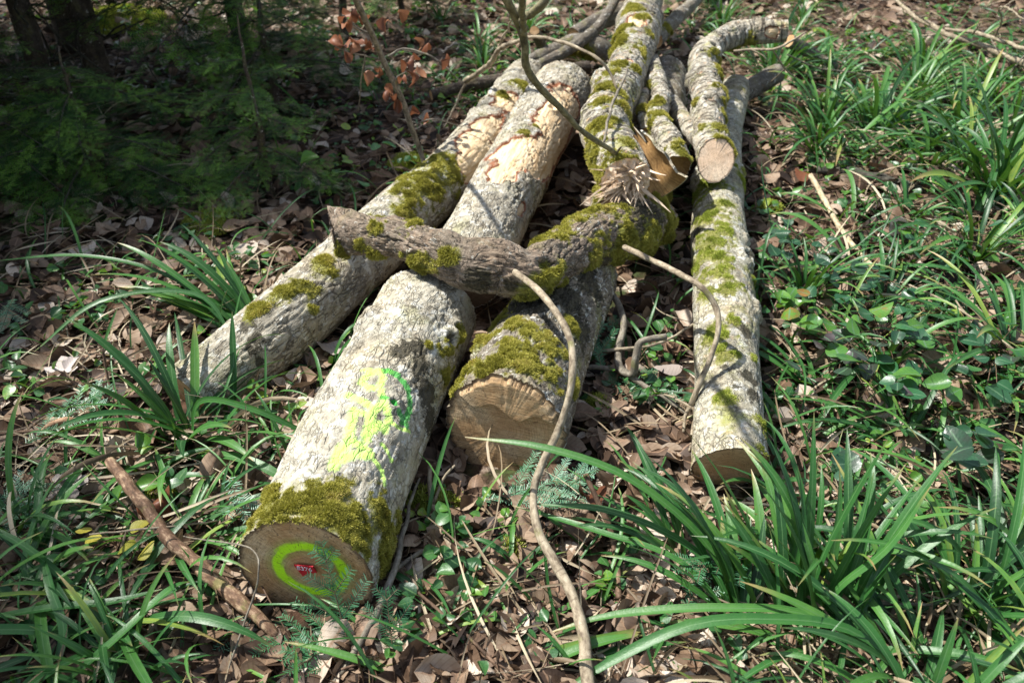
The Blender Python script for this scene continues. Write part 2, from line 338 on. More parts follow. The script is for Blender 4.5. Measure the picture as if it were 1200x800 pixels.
def mat_wood(name, stops, sc=(1, 1, .12)):
    s = NT(name); g = s.n('ShaderNodeTexCoord').outputs['Object']
    n = s.noise(s.scale(s.attr('lf').outputs['Vector'], (3, 1.2, 9)), 2.0, 4, 0.65)
    c = s.ramp(s.math('ADD', s.math('MULTIPLY', n, 0.6), s.math('MULTIPLY', s.noise(g, 90, 4, .7), 0.4)), stops)
    return s.finish(c, 0.7, s.bump(n, 0.5, 0.003), 0.25)
M['tan_wood'] = mat_wood('torn_wood', [(0.3, (0.10, 0.05, 0.02)), (0.5, (0.30, 0.17, 0.06)), (0.7, (0.50, 0.31, 0.13))])
M['splinter'] = mat_wood('splintered_wood', [(0.3, (0.40, 0.26, 0.15)), (0.5, (0.70, 0.54, 0.38)), (0.7, (0.82, 0.70, 0.53))])
def mat_twig(name, a, b, c_):
    s = NT(name); g = s.attr('lc').outputs['Vector']
    n = s.noise(s.scale(g, (1, 1, .5)), 70, 5, 0.7); n2 = s.noise(g, 18, 4, 0.6)
    c = s.ramp(n, [(0.35, a), (0.52, b), (0.7, c_)])
    c = s.mix(s.mapr(n2, 0.56, 0.66, 0, .5), c, (0.17, 0.18, 0.05))
    c = s.mix(s.mapr(s.noise(s.scale(g, (1, 1, 5)), 30, 3, .6), 0.60, 0.68, 0, .6), c, a)
    return s.finish(c, 0.75, s.bump(n, 0.7, 0.003), 0.25)
M['twig_pale'] = mat_twig('twig_pale', (0.12, 0.09, 0.06), (0.29, 0.24, 0.165), (0.46, 0.40, 0.29))
M['twig_grey'] = mat_twig('twig_grey', (0.07, 0.06, 0.045), (0.19, 0.165, 0.125), (0.34, 0.31, 0.25))
M['twig_brown'] = mat_twig('twig_brown', (0.045, 0.028, 0.018), (0.13, 0.08, 0.05), (0.27, 0.18, 0.12))
M['twig_dark'] = mat_twig('twig_dark', (0.02, 0.018, 0.014), (0.06, 0.055, 0.04), (0.14, 0.13, 0.10))
M['twig_olive'] = mat_twig('twig_olive', (0.07, 0.06, 0.035), (0.19, 0.17, 0.095), (0.34, 0.31, 0.19))
def mat_plain(name, c, rough=0.5):
    s = NT(name); g = s.n('ShaderNodeTexCoord').outputs['Object']
    return s.finish(s.mix(s.mapr(s.noise(g, 120, 3), .4, .7, 0, .35), c, tuple(x * .5 for x in c)), rough)
M['tag_red'] = mat_plain('red_plastic', (0.50, 0.015, 0.03), 0.4); M['tag_white'] = mat_plain('white_print', (0.8, 0.72, 0.78), 0.5)

def mat_ground():
    s = NT('forest_soil'); g = s.n('ShaderNodeTexCoord').outputs['Object']
    n = s.noise(g, 9, 6, 0.7); v = s.n('ShaderNodeTexVoronoi', {'Vector': s.addv(g, s.scale(s.n('ShaderNodeTexNoise', {'Vector': g, 'Scale': 14.0}).outputs['Color'], (.06, .06, .06))), 'Scale': 24.0})
    c = s.ramp(n, [(0.3, (0.012, 0.008, 0.005)), (0.5, (0.040, 0.026, 0.016)), (0.7, (0.085, 0.055, 0.036))])
    leafc = s.ramp(s.sep(v.outputs['Color'])[0], [(0.0, (0.03, 0.018, 0.012)), (0.45, (0.10, 0.055, 0.034)), (0.75, (0.20, 0.135, 0.095)), (1.0, (0.30, 0.24, 0.19))])
    c = s.mix(s.mapr(s.noise(g, 30, 4), 0.42, 0.6), c, leafc)
    gr = s.mapr(s.noise(s.addv(g, (7, 3, 1)), 1.6, 6, 0.75), 0.52, 0.66, 0, 0.7)
    c = s.mix(gr, c, s.ramp(s.noise(g, 55, 3), [(0.35, (0.02, 0.04, 0.010)), (0.65, (0.05, 0.11, 0.025))]))
    return s.finish(c, 0.95, s.bump(s.math('ADD', n, v.outputs['Distance']), 0.8, 0.03), 0.15)
M['ground'] = mat_ground()

# ------------------------------------------------------------------ the ground: one sheet, finer near the camera
def build_ground():
    xs = np.unique(np.concatenate([np.arange(-4, 4.001, 0.05), np.sign(np.linspace(-1, 1, 61)) * (4 + 76 * np.abs(np.linspace(-1, 1, 61)) ** 2.2)]))
    ys = np.unique(np.concatenate([np.arange(-1, 8.001, 0.05), 8 + 112 * np.linspace(0, 1, 50) ** 2.2, -1 - 30 * np.linspace(0, 1, 14) ** 2]))
    X, Y = np.meshgrid(xs, ys); Z = GZ(X, Y)
    far = smooth(9, 60, np.hypot(X, Y)); Z = Z + far * 1.5 * noise(np.stack([X, Y, 0 * X], -1).reshape(-1, 3), 0.07, 9).reshape(X.shape)
    v = np.stack([X, Y, Z], -1).reshape(-1, 3); ny, nx = X.shape
    i = (np.arange(ny - 1)[:, None] * nx + np.arange(nx - 1)[None]).ravel()
    f = np.stack([i, i + 1, i + nx + 1, i + nx], 1)
    tag(link('ground', raw_mesh('ground', v, f, M['ground'])), 'brown forest floor soil under the leaf litter', kind='structure')
build_ground()

# ------------------------------------------------------------------ tubes (sticks, branches) and logs
def tube_arrays(path, nseg, nang=8, wob=0.0, seed=0, cap=True, rough=0.0):
    """path: list of (x,y,z,r); returns verts, faces, lc"""
    c = catmull(path, nseg); R = np.maximum(c[:, 3], 0.0004); c = c[:, :3].copy()
    if wob:
        q = np.stack([np.linspace(0, 1, nseg) * 9, np.full(nseg, seed * 1.37), np.zeros(nseg)], 1)
        for k in range(3): c[:, k] += wob * fbm(q + k * 11.3, 1.0, seed, 3) * smooth(0, .15, np.linspace(0, 1, nseg))
    T, U, V = frames(c); th = np.linspace(0, 2 * pi, nang, endpoint=False)
    L = np.r_[0, np.cumsum(np.linalg.norm(np.diff(c, axis=0), axis=1))]
    lc = np.stack([R[:, None] * np.cos(th), R[:, None] * np.sin(th), np.repeat(L[:, None], nang, 1)], -1).reshape(-1, 3)
    rr = np.repeat(R[:, None], nang, 1)
    if rough: rr = rr * (1 + rough * fbm(lc + seed * 3.1, 0.35 / max(R.mean(), 1e-3), seed, 3).reshape(rr.shape))
    v = c[:, None] + rr[..., None] * (np.cos(th)[None, :, None] * U[:, None] + np.sin(th)[None, :, None] * V[:, None])
    v = v.reshape(-1, 3)
    i = np.arange(nseg - 1)[:, None] * nang; j = np.arange(nang)[None]; j2 = (j + 1) % nang
    f = np.stack([i + j, i + j2, i + nang + j2, i + nang + j], -1).reshape(-1, 4)
    if cap:
        v = np.vstack([v, c[0] - T[0] * R[0] * .25, c[-1] + T[-1] * R[-1] * .4]); n0 = len(v) - 2; jj = np.arange(nang); b = (nseg - 1) * nang
        f = np.vstack([f, np.stack([np.full(nang, n0), (jj + 1) % nang, jj, jj], 1), np.stack([np.full(nang, n0 + 1), b + jj, b + (jj + 1) % nang, b + (jj + 1) % nang], 1)])
        lc = np.vstack([lc, [[0, 0, 0]], [[0, 0, L[-1]]]])
    return v, f, lc

def PX(pts):
    """[(px,py,z,r)] -> [(x,y,z,r)]"""
    return [(*P(a, b, c), r) for a, b, c, r in pts]

def stick(name, label, cat, paths, mat, group=None, wob=0.004, seed=0, parts=('stem', 'twig'), nang=9, rough=0.18, thick=.88):
    """one stick = main path, further paths are its side twigs (children)"""
    root = None
    for k, p in enumerate(paths):
        p = [(*q[:3], q[3] * thick) for q in p]
        L = sum((Vector(p[i + 1][:3]) - Vector(p[i][:3])).length for i in range(len(p) - 1))
        v, f, lc = tube_arrays(p, max(8, int(L / 0.012)), nang, wob * min(1, L * 2), seed + k, True, rough)
        if len(paths) == 1:
            o = link(name, raw_mesh(name, v, f, mat, {'lc': lc})); return tag(o, label, cat, group)
        if root is None:
            root = thing(name, label, cat, Vector(p[0][:3]), group=group)
        v = v - np.array(root.location)
        nm = parts[0] if k == 0 else parts[1]
        link(nm, raw_mesh(nm, v, f, mat, {'lc': lc}), root)
    return root

class Log:
    def __init__(s, name, label, cat, path, mat, seed=0, res=0.006, nang=120, fiss=0.004, lump=0.05, tilt0=(0, 0), tilt1=(0, 0), group=None, skew=0.0):
        s.root = thing(name, label, cat, Vector(path[0][:3]), group=group); s.o = np.array(path[0][:3])
        c4 = catmull(path, 400); L = np.r_[0, np.cumsum(np.linalg.norm(np.diff(c4[:, :3], axis=0), axis=1))]
        n = max(12, int(L[-1] / res)); c4 = catmull(path, n); c = c4[:, :3]; R = c4[:, 3]
        L = np.r_[0, np.cumsum(np.linalg.norm(np.diff(c, axis=0), axis=1))]
        T, U, V = frames(c); th = np.linspace(0, 2 * pi, nang, endpoint=False)
        rad = np.cos(th)[None, :, None] * U[:, None] + np.sin(th)[None, :, None] * V[:, None]
        lc = np.stack([R[:, None] * np.cos(th), R[:, None] * np.sin(th), np.repeat(L[:, None], nang, 1)], -1)
        f3 = lc.reshape(-1, 3); st = f3 * np.array([1, 1, 0.35])
        d = lump * R.mean() * fbm(f3, 4.0 * .1 / max(R.mean(), .03), seed, 3) * 2
        rid = 1 - np.abs(fbm(st, 38, seed + 5, 4, .6)) * 2.2
        d += fiss * (-smooth(0.72, 0.98, rid) * 1.2 + 0.7 * fbm(f3, 60, seed + 9, 3))
        d = d.reshape(n, nang) + 0
        kr = np.random.default_rng(seed + 400); s.kn = []
        if R.mean() > .06:
            for _ in range(int(2 + L[-1] * 3)):
                a0, s0, kr0 = kr.uniform(-1.6, 1.6), kr.uniform(.12, max(.13, L[-1] - .1)), kr.uniform(.014, .030)
                dist = np.sqrt(((np.angle(np.exp(1j * (th[None] - a0)))) * R[:, None]) ** 2 + ((L[:, None] - s0) * .8) ** 2) / kr0
                d += kr0 * (.55 * np.exp(-(dist - .9) ** 2 / .25) - .25 * np.exp(-dist ** 2 / .3)); s.kn.append(np.clip(1.25 - dist, 0, 1))
        s.disp = d; s.th = th; s.n = n; s.nang = nang; s.L = L; s.R = R; s.c = c; s.T = T; s.U = U; s.V = V
        pos = c[:, None] + (R[:, None] + d)[..., None] * rad
        for (tl, e, ax) in ((tilt0, 0, T[0]), (tilt1, L[-1], T[-1])):
            if tl[0] or tl[1]:
                w = np.exp(-np.abs(L - e) / 0.05)[:, None]
                sh = (tl[0] * np.cos(th) + tl[1] * np.sin(th))[None] * R[:, None] * w
                pos = pos + sh[..., None] * ax
        s.pos = pos; s.lc = lc; s.rad = rad
        s.mk = np.zeros((n, nang, 3)); s.pk = np.zeros((n, nang, 3)); s.mat = mat; s.seed = seed
        for kk in s.kn: s.mk[..., 1] = np.maximum(s.mk[..., 1], kk * .75)
    def near(s, px, py):
        p = s.pos.reshape(-1, 3); q, dep = project(p); e = (q[:, 0] - px) ** 2 + (q[:, 1] - py) ** 2
        nr = s.rad.reshape(-1, 3); view = p - np.array([0, 0, CAM_H]); facing = (nr * view).sum(1) < 0.05
        e = np.where(facing, e, 1e9); return p[np.argmin(e)]
    def blob(s, ch, px, py, r, w=1.0, ny=0.5, sc=14, ang=None, st=1.0):
        """patch on the surface round the point seen at (px,py), radius r metres; st stretches it along the log"""
        c = s.near(px, py); d3 = s.pos - c
        al = (d3 * s.T[:, None]).sum(-1); d2 = np.sqrt(np.maximum((d3 ** 2).sum(-1) - al ** 2, 0) + (al / st) ** 2)
        nz = fbm(s.lc.reshape(-1, 3), sc, s.seed + 31 + ch, 5, .62).reshape(d2.shape)
        m = np.clip((1.15 - d2 / r + ny * 2.4 * nz) * 0.62 + 0.32, 0, 1) * w
        s.mk[..., ch] = np.maximum(s.mk[..., ch], np.where(d2 < r * 2, m, 0))
    def stroke(s, ch, pts, w):
        c = [s.near(*p) for p in pts]; best = np.full(s.pos.shape[:2], 9.0)
        for a, b in zip(c[:-1], c[1:]):
            ab = b - a; t = np.clip(((s.pos - a) * ab).sum(-1) / max((ab ** 2).sum(), 1e-9), 0, 1)
            best = np.minimum(best, np.linalg.norm(s.pos - (a + t[..., None] * ab), axis=-1))
        s.pk[..., ch] = np.maximum(s.pk[..., ch], np.clip(0.98 - best / w * 0.42, 0, 1) ** 1.1)
    def topmoss(s, a, b, w=0.6, sc=9, dirn=(0, 0, 1), lo=0.2):
        """moss over the upward side between arc lengths a and b"""
        up = (s.rad * np.array(dirn)).sum(-1); nz = fbm(s.lc.reshape(-1, 3), sc, s.seed + 77, 4, .6).reshape(up.shape)
        m = smooth(a - .03, a + .05, s.L)[:, None] * (1 - smooth(b - .05, b + .03, s.L))[:, None] * np.clip((up - lo) * 1.2 + nz * 1.5, 0, 1) * w
        s.mk[..., 0] = np.maximum(s.mk[..., 0], m)
    def build(s, face0=None, face1=None, moss=0, mossmat='moss', mlen=0.010, step=None):
        hole = fbm(s.lc.reshape(-1, 3), 32, s.seed + 91, 4, .65).reshape(s.n, s.nang); s.mk[..., 0] = np.clip(s.mk[..., 0] - .62 * smooth(-.05, .45, hole), 0, 1)
        pos = s.pos.copy()
        if s.mk[..., 2].max() > 0: pos -= s.rad * (0.009 * smooth(.38, .5, s.mk[..., 2]))[..., None]
        nm = smooth(.35, .8, s.mk[..., 0]); pos += s.rad * (0.0035 * nm * (1 + .6 * noise(s.lc.reshape(-1, 3), 70, 4).reshape(nm.shape)))[..., None]
        n, k = s.n, s.nang; v = pos.reshape(-1, 3) - s.o
        i = np.arange(n - 1)[:, None] * k; j = np.arange(k)[None]; j2 = (j + 1) % k
        f = np.stack([i + j, i + j2, i + k + j2, i + k + j], -1).reshape(-1, 4)
        at = {'lc': s.lc.reshape(-1, 3), 'mk': s.mk.reshape(-1, 3), 'pk': s.pk.reshape(-1, 3)}
        link('bark', raw_mesh('bark', v, f, s.mat, at), s.root)
        for e, fm in ((0, face0), (n - 1, face1)):
            if fm is None: fm = M['face_dark']
            ring = pos[e]; cen = ring.mean(0); ks = np.linspace(0, 1, 34)
            rv = cen + (ring - cen)[None] * ks[:, None, None]
            sgn = -1 if e == 0 else 1; ax = s.T[e] * sgn
            # frame of the face: v up, u to the side
            up = np.array([0, 0, 1.0]); vv = up - ax * (up @ ax); vv /= np.linalg.norm(vv); uu = np.cross(vv, ax)
            q = rv - cen; fc = np.stack([q @ uu, q @ vv, np.repeat(ks[:, None], k, 1)], -1)
            flat = fc.reshape(-1, 3)
            bmp = 0.0012 * fbm(flat * np.array([1, 1, 0]), 45, s.seed + 3, 3).reshape(34, k) * (1 - ks ** 6)[:, None]
            if step is not None and e == 0: bmp = bmp + step(fc)
            rv = rv + ax * bmp[..., None] - ax * 0.0015
            rv2 = rv.reshape(-1, 3) - s.o
            i = np.arange(33)[:, None] * k
            ff = np.stack([i + j, i + j2, i + k + j2, i + k + j], -1).reshape(-1, 4)
            if e == 0: ff = ff[:, ::-1]
            link('sawn_face', raw_mesh('sawn_face', rv2, ff, fm, {'fc': flat}), s.root)
            if e == 0: s.face = (cen, uu, vv, ax)
        moss = int(moss * 1.7); mlen *= .72
        if moss:
            m = smooth(.22, .80, s.mk[:-1, :, 0]) * (.25 + .75 * smooth(-.35, .25, fbm(s.lc[:-1].reshape(-1, 3), 55, s.seed + 5, 3)).reshape(s.n - 1, s.nang)); area = (s.R[:-1, None] * np.diff(s.L)[:, None]) * np.ones_like(m)
            w = (m * area).ravel(); tot = w.sum()
            if tot > 0:
                idx = rng.choice(len(w), moss, p=w / tot); ii, jj = np.divmod(idx, k); a = rng.random(moss)[:, None]; b = rng.random(moss)[:, None]
                p0 = pos[ii, jj]; p = p0 + (pos[ii + 1, jj] - p0) * a + (pos[ii, (jj + 1) % k] - p0) * b
                nr = s.rad[ii, jj] + rng.normal(0, .35, (moss, 3)) + np.array([0, 0, -.12])
                ln_ = .40 + .85 * m.ravel()[idx] ** .7; z = rng.random(moss) * .5 + .5 * np.clip(.5 + .8 * noise(p, 30, 8), 0, 1)
                A = Acc(); add_tufts(A, p - s.o - s.rad[ii, jj] * 0.002, nr, mlen * ln_ * (0.45 + .9 * rng.random(moss) + .5 * np.clip(.5 + 1.2 * noise(p, 45, 12), 0, 1)), z)
                link('moss', A.mesh('moss', M[mossmat], False), s.root)
        return s.root

def basis_from(z, spin):
    z = z / np.maximum(np.linalg.norm(z, axis=1, keepdims=True), 1e-9)
    h = np.where(np.abs(z[:, 2:3]) < .9, np.array([[0, 0, 1.0]]), np.array([[1.0, 0, 0]]))
    x = np.cross(h, z); x /= np.linalg.norm(x, axis=1, keepdims=True); y = np.cross(z, x)
    cs, sn = np.cos(spin)[:, None], np.sin(spin)[:, None]
    x2 = x * cs + y * sn; y2 = -x * sn + y * cs
    return np.stack([x2, y2, z], -1)      # columns

def tuft_template(nb=5):
    v = []; f = []; a = []
    for b in range(nb):
        t = b * 2 * pi / nb + .3 * b; dx, dy = cos(t), sin(t); sx, sy = -dy, dx; w = .10
        o = len(v); sp = .45 if b % 2 else .2
        for (h, out, ww) in ((0, .03, w), (.55, sp * .6, w * .9), (1.0, sp * 1.7, w * .15)):
            v += [(dx * out + sx * ww, dy * out + sy * ww, h * (1 - .25 * (b % 2))), (dx * out - sx * ww, dy * out - sy * ww, h * (1 - .25 * (b % 2)))]
            a += [(0, h, -1), (0, h, 1)]
        f += [(o, o + 1, o + 3, o + 2), (o + 2, o + 3, o + 5, o + 4)]
    return np.array(v), np.array(f), np.array(a, float)
TUFT = tuft_template()
def add_tufts(A, p, nr, ln, z):
    B = basis_from(nr, rng.random(len(p)) * 6.28) * ln[:, None, None]
    A.inst(*TUFT, B, p, z)

def log_path(pts, zr):
    return [(*P(a, b, z), r) for (a, b), (z, r) in zip(pts, zr)]

# --- the marked log at the front
L1 = Log('marked_log', 'thick pale log with a green spray ring round a red tag on its sawn end', 'log',
         log_path([(358, 672), (432, 500), (500, 366)], [(.128, .146), (.150, .148), (.160, .152)]), M['bark_ash'], seed=1, res=.0045, nang=230, fiss=.003, lump=.035, tilt0=(.12, 0))
for (a, b, r) in ((335, 590, .055), (375, 600, .06), (415, 620, .06), (455, 640, .055), (300, 610, .045), (395, 575, .035), (445, 600, .04), (320, 575, .035), (465, 610, .035), (462, 668, .035)):
    L1.blob(0, a, b, r, 1.0, .55, 16)
for (a, b, r) in ((540, 395, .03), (525, 415, .035), (520, 440, .03), (500, 405, .012)): L1.blob(0, a, b, r, 1, .5, 22)
for (a, b, r) in ((470, 412, .04), (490, 430, .05), (500, 460, .05), (505, 490, .045), (515, 510, .04), (478, 405, .03), (490, 405, .035)): L1.blob(1, a, b, r, 1, .4, 18)
# sprayed figures, yellow-green, with a darker green loop over the stain
Y1 = lambda pts, w=.008: L1.stroke(0, pts, w * 1.05)
Y1([(424, 446), (430, 437), (445, 436), (450, 443), (445, 453), (432, 455), (424, 448)], .0075)
Y1([(425, 434), (445, 432), (458, 436)], .005)
Y1([(406, 462), (425, 470), (440, 480), (450, 470), (446, 458)], .008)
Y1([(450, 470), (455, 490), (450, 505)], .008)
Y1([(414, 480), (408, 515)], .010); Y1([(414, 482), (436, 486), (430, 515)], .009); Y1([(437, 478), (428, 512), (445, 495)], .009)
Y1([(390, 545), (400, 525), (415, 518), (432, 530)], .011); Y1([(395, 540), (420, 530), (428, 535)], .010)
Y1([(433, 528), (440, 540), (447, 552), (451, 568)], .005); Y1([(448, 520), (460, 540)], .005)
Y1([(455, 492), (465, 500), (480, 506)], .005)
G1 = lambda pts, w=.007: L1.stroke(1, pts, w)
G1([(452, 434), (466, 440), (477, 455), (481, 475), (478, 490), (470, 494)], .008)
G1([(450, 466), (462, 472), (470, 485), (477, 500)], .007)
L1.build(M['face_main'], M['face_pole'], moss=17000, mossmat='moss', mlen=.0085)
# number tag on the face
cen, uu, vv, ax = L1.face
def face_pt(u, v, h): return Vector(cen + uu * u + vv * v + ax * h)
def build_tag():
    poly = [(-.015, .020), (.013, .022), (.016, .008), (.002, .005), (-.006, -.004)]
    v = []; poly = [(a_ * 1.45, b_ * 1.45) for a_, b_ in poly]; c0 = (.005, .004)
    for h in (.0005, .0035):
        for (a, b) in poly: v.append(face_pt(a + c0[0] - .002, b + c0[1] - .004, h) - L1.root.location)
    n = len(poly); me = bpy.data.meshes.new('number_tag')
    fs = [tuple(range(n))[::-1], tuple(range(n, 2 * n))] + [(i, (i + 1) % n, (i + 1) % n + n, i + n) for i in range(n)]
    me.from_pydata([tuple(x) for x in v], [], fs); me.update(); me.materials.append(M['tag_red'])
    t = link('number_tag', me, L1.root); tag(t, 'small red plastic tag printed with white figures')
    cu = bpy.data.curves.new('printed_number', 'FONT'); cu.body = '8376'; cu.size = .0165; cu.extrude = .0002; cu.align_x = 'CENTER'
    tmp = bpy.data.objects.new('tmp', cu); COL.objects.link(tmp); bpy.context.view_layer.update()
    me2 = bpy.data.meshes.new_from_object(tmp); bpy.data.objects.remove(tmp); me2.materials.clear(); me2.materials.append(M['tag_white'])
    R = Matrix((tuple(uu), tuple(vv), tuple(ax))).transposed()
    o = face_pt(.0025, .0165, .0042)
    me2.transform(Matrix.Translation(o - L1.root.location) @ R.to_4x4())
    link('printed_number', me2, t)
build_tag()

# --- thick log behind it with peeled bark
L2 = Log('peeled_log', 'thick grey log with large bare cream patches where the bark is stripped', 'log',
         log_path([(542, 324), (600, 210), (658, 108)], [(.165, .128), (.19, .135), (.20, .15)]), M['bark_peel'], seed=2, res=.005, nang=200, fiss=.004, lump=.05)
for (a, b, r, st) in ((658, 150, .12, 2.6), (640, 180, .10, 2.0), (668, 120, .09, 1.5), (630, 195, .05, 1.6), (602, 180, .085, 2.0), (590, 200, .055, 1.4), (612, 245, .022, 2.6), (640, 130, .04, 1.2)):
    L2.blob(2, a, b, r, 1, .32, 12, st=st)
for (a, b, r) in ((612, 155, .03), (630, 148, .02)): L2.blob(0, a, b, r, .8, .6, 26)
for (a, b, r) in ((645, 235, .05), (630, 262, .04)): L2.blob(1, a, b, r, 1, .6, 18)
M['face_gap_shade'] = mat_face('cut_wood_gap_shade', ((.05, .038, .026), (.09, .068, .046), (.15, .115, .08)), rot=.4)  # near end coloured dark for the shade in the gap under the branch
L2.build(M['face_gap_shade'], M['face_pole'], moss=1500, mlen=.008)

L3 = Log('mossy_grey_log', 'long grey log beside the peeled log, moss along its upper edge', 'log',
         log_path([(222, 470), (345, 370), (470, 255), (548, 185), (618, 92)], [(.02, .108), (.100, .115), (.115, .115), (.125, .118), (.14, .11)]), M['bark_peel'], seed=3, res=.007, nang=180, fiss=.0035)
for (a, b, r) in ((520, 195, .09), (500, 215, .09), (535, 205, .05), (480, 232, .06), (470, 250, .05), (350, 335, .045), (330, 345, .04), (385, 310, .04), (365, 365, .02), (610, 100, .05), (590, 110, .04), (438, 262, .06), (300, 365, .03), (405, 300, .03)):
    L3.blob(0, a, b, r, 1, .6, 14)
for (a, b, r) in ((290, 380, .035), (300, 400, .04), (305, 425, .02)): L3.blob(1, a, b, r, 1, .6, 18)
for (a, b, r) in ((562, 165, .085), (556, 190, .07), (592, 118, .07), (575, 145, .06)): L3.blob(2, a, b, r, 1, .3, 12, st=1.8)
L3.build(M['face_dark'], M['face_pole'], moss=9000, mlen=.010)

def ledge(fc):
    u, v = fc[..., 0], fc[..., 1]; edge = .055 + .35 * np.abs(u + .0) ** 1.3 - .012 * np.sin(u * 60) - .02 * smooth(.0, .06, u)
    return np.where(fc[..., 2] < .93, 0.014 * smooth(edge - .003, edge + .003, v), 0)
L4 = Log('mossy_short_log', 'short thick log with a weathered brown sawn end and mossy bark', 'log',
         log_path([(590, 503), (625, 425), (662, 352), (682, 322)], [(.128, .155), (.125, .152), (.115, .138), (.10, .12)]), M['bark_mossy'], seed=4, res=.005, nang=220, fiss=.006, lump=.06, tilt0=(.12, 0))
for (a, b, r) in ((600, 405, .06), (640, 410, .06), (570, 430, .05), (620, 425, .045), (540, 430, .05), (655, 440, .045), (525, 440, .03), (590, 375, .04), (600, 355, .035), (640, 395, .04), (565, 400, .035), (660, 415, .04), (610, 385, .05), (575, 375, .035), (668, 450, .035), (665, 385, .03)):
    L4.blob(0, a, b, r, 1, .7, 17)
for (a, b, r) in ((560, 380, .03), (645, 375, .07), (680, 380, .07), (640, 440, .03), (665, 350, .09), (690, 340, .09), (630, 350, .06), (610, 360, .05)): L4.blob(1, a, b, r, .9, .7, 16)  # larger dark patches paint in shade cast by the crooked branch
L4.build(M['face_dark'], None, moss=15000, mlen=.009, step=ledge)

# --- long slim log of the far side
L8 = Log('slim_pole_log', 'long slim pale log with bright green moss patches lying by itself beside the brambles', 'log',
         log_path([(855, 548), (851, 400), (842, 262), (846, 160), (862, 105)], [(.085, .088), (.095, .095), (.11, .097), (.12, .09), (.13, .08)]), M['bark_pole'], seed=5, res=.006, nang=150, fiss=.0022, lump=.05, tilt0=(-.30, .2))
for (a, b, r) in ((848, 465, .028), (845, 415, .035), (838, 390, .03), (862, 375, .02), (850, 340, .035), (838, 320, .04), (832, 285, .045), (848, 270, .035), (835, 250, .05), (850, 240, .03), (828, 345, .03), (845, 300, .03), (885, 330, .02), (893, 540, .02), (892, 500, .02), (825, 300, .05), (882, 420, .015), (870, 210, .05), (825, 220, .06)):
    L8.blob(0, a, b, r * 1.35, 1, .6, 26)
for (a, b, r) in ((875, 440, .03), (865, 455, .02), (880, 460, .03), (850, 430, .015), (870, 385, .03), (820, 270, .05), (885, 300, .03)): L8.blob(1, a, b, r, .9, .8, 22)
L8.build(M['face_pole'], None, moss=8000, mossmat='moss_green', mlen=.007)

# --- crooked branch lying across the logs, running into a thick mossy trunk
L9 = Log('crooked_branch', 'crooked brown branch lying across the logs, broken at one end, mossy where thicker', 'branch',
         [(*P(a, b, z), r) for a, b, z, r in ((390, 270, .325, .072), (425, 274, .35, .062), (468, 280, .37, .064), (515, 296, .37, .072), (548, 309, .36, .062), (585, 312, .36, .064), (620, 320, .33, .060), (655, 302, .28, .080), (700, 280, .25, .092), (740, 268, .21, .090), (768, 258, .15, .080))],
         M['bark_brown'], seed=6, res=.005, nang=160, fiss=.006, lump=.18, tilt0=(.05, 1.15))
for (a, b, r) in ((415, 290, .035), (400, 295, .03), (440, 262, .03), (485, 262, .035), (500, 305, .04), (520, 300, .03), (490, 310, .04), (650, 322, .05), (640, 335, .04), (660, 340, .03), (620, 345, .03), (440, 300, .03), (470, 300, .02)): L9.blob(0, a, b, r, 1, .7, 18)
for (a, b, r) in ((640, 278, .06), (665, 262, .07), (690, 250, .06), (700, 300, .07), (730, 290, .09), (740, 260, .09), (755, 300, .07), (720, 320, .05), (760, 270, .09), (785, 262, .1), (770, 235, .1)): L9.blob(0, a, b, r * .85, 1, .8, 18)
for (a, b, r) in ((740, 285, .08), (760, 262, .09), (720, 300, .06), (690, 318, .05), (600, 335, .04), (560, 330, .04)): L9.blob(1, a, b, r, 1, .5, 14)  # dark thick end: shade under the overhanging trunk painted into the bark
L9.build(M['face_fresh'], None, moss=16000, mlen=.011)

# --- long trunk with the shattered end
L5 = Log('shattered_trunk', 'long mossy trunk whose near end is shattered into pale splinters', 'log',
         log_path([(735, 212), (722, 180), (709, 145), (727, 95), (742, 55), (753, 8), (762, -40)], [(.37, .076), (.39, .088), (.38, .094), (.38, .098), (.40, .105), (.42, .10), (.44, .10)]), M['bark_band'], seed=7, res=.006, nang=150, fiss=.004, lump=.15)
for (a, b, r) in ((705, 205, .08), (700, 180, .05), (715, 225, .06), (690, 160, .03), (730, 165, .03), (715, 85, .05), (718, 60, .05), (730, 35, .05), (760, 40, .03), (725, 110, .03), (745, 80, .03), (755, 20, .04), (740, 170, .04), (690, 190, .06), (700, 150, .06), (708, 120, .05), (712, 100, .06), (722, 75, .05), (725, 50, .05), (740, 10, .06), (730, 205, .05), (695, 215, .08), (735, 130, .04), (750, 60, .04)): L5.blob(0, a, b, r * 1.15, 1, .75, 20)
for (a, b, r) in ((745, 22, .05), (738, 70, .02)): L5.blob(2, a, b, r, 1, .4, 14, st=1.6)
L5.build(M['splinter'], M['face_pole'], moss=9000, mlen=.012, step=lambda fc: .05 * fbm(fc.reshape(-1, 3) * np.array([1, 1, 0]), 60, 3, 3).reshape(fc.shape[:2]) * (1 - fc[..., 2] ** 4) + .01 * (1 - fc[..., 2] ** 2))
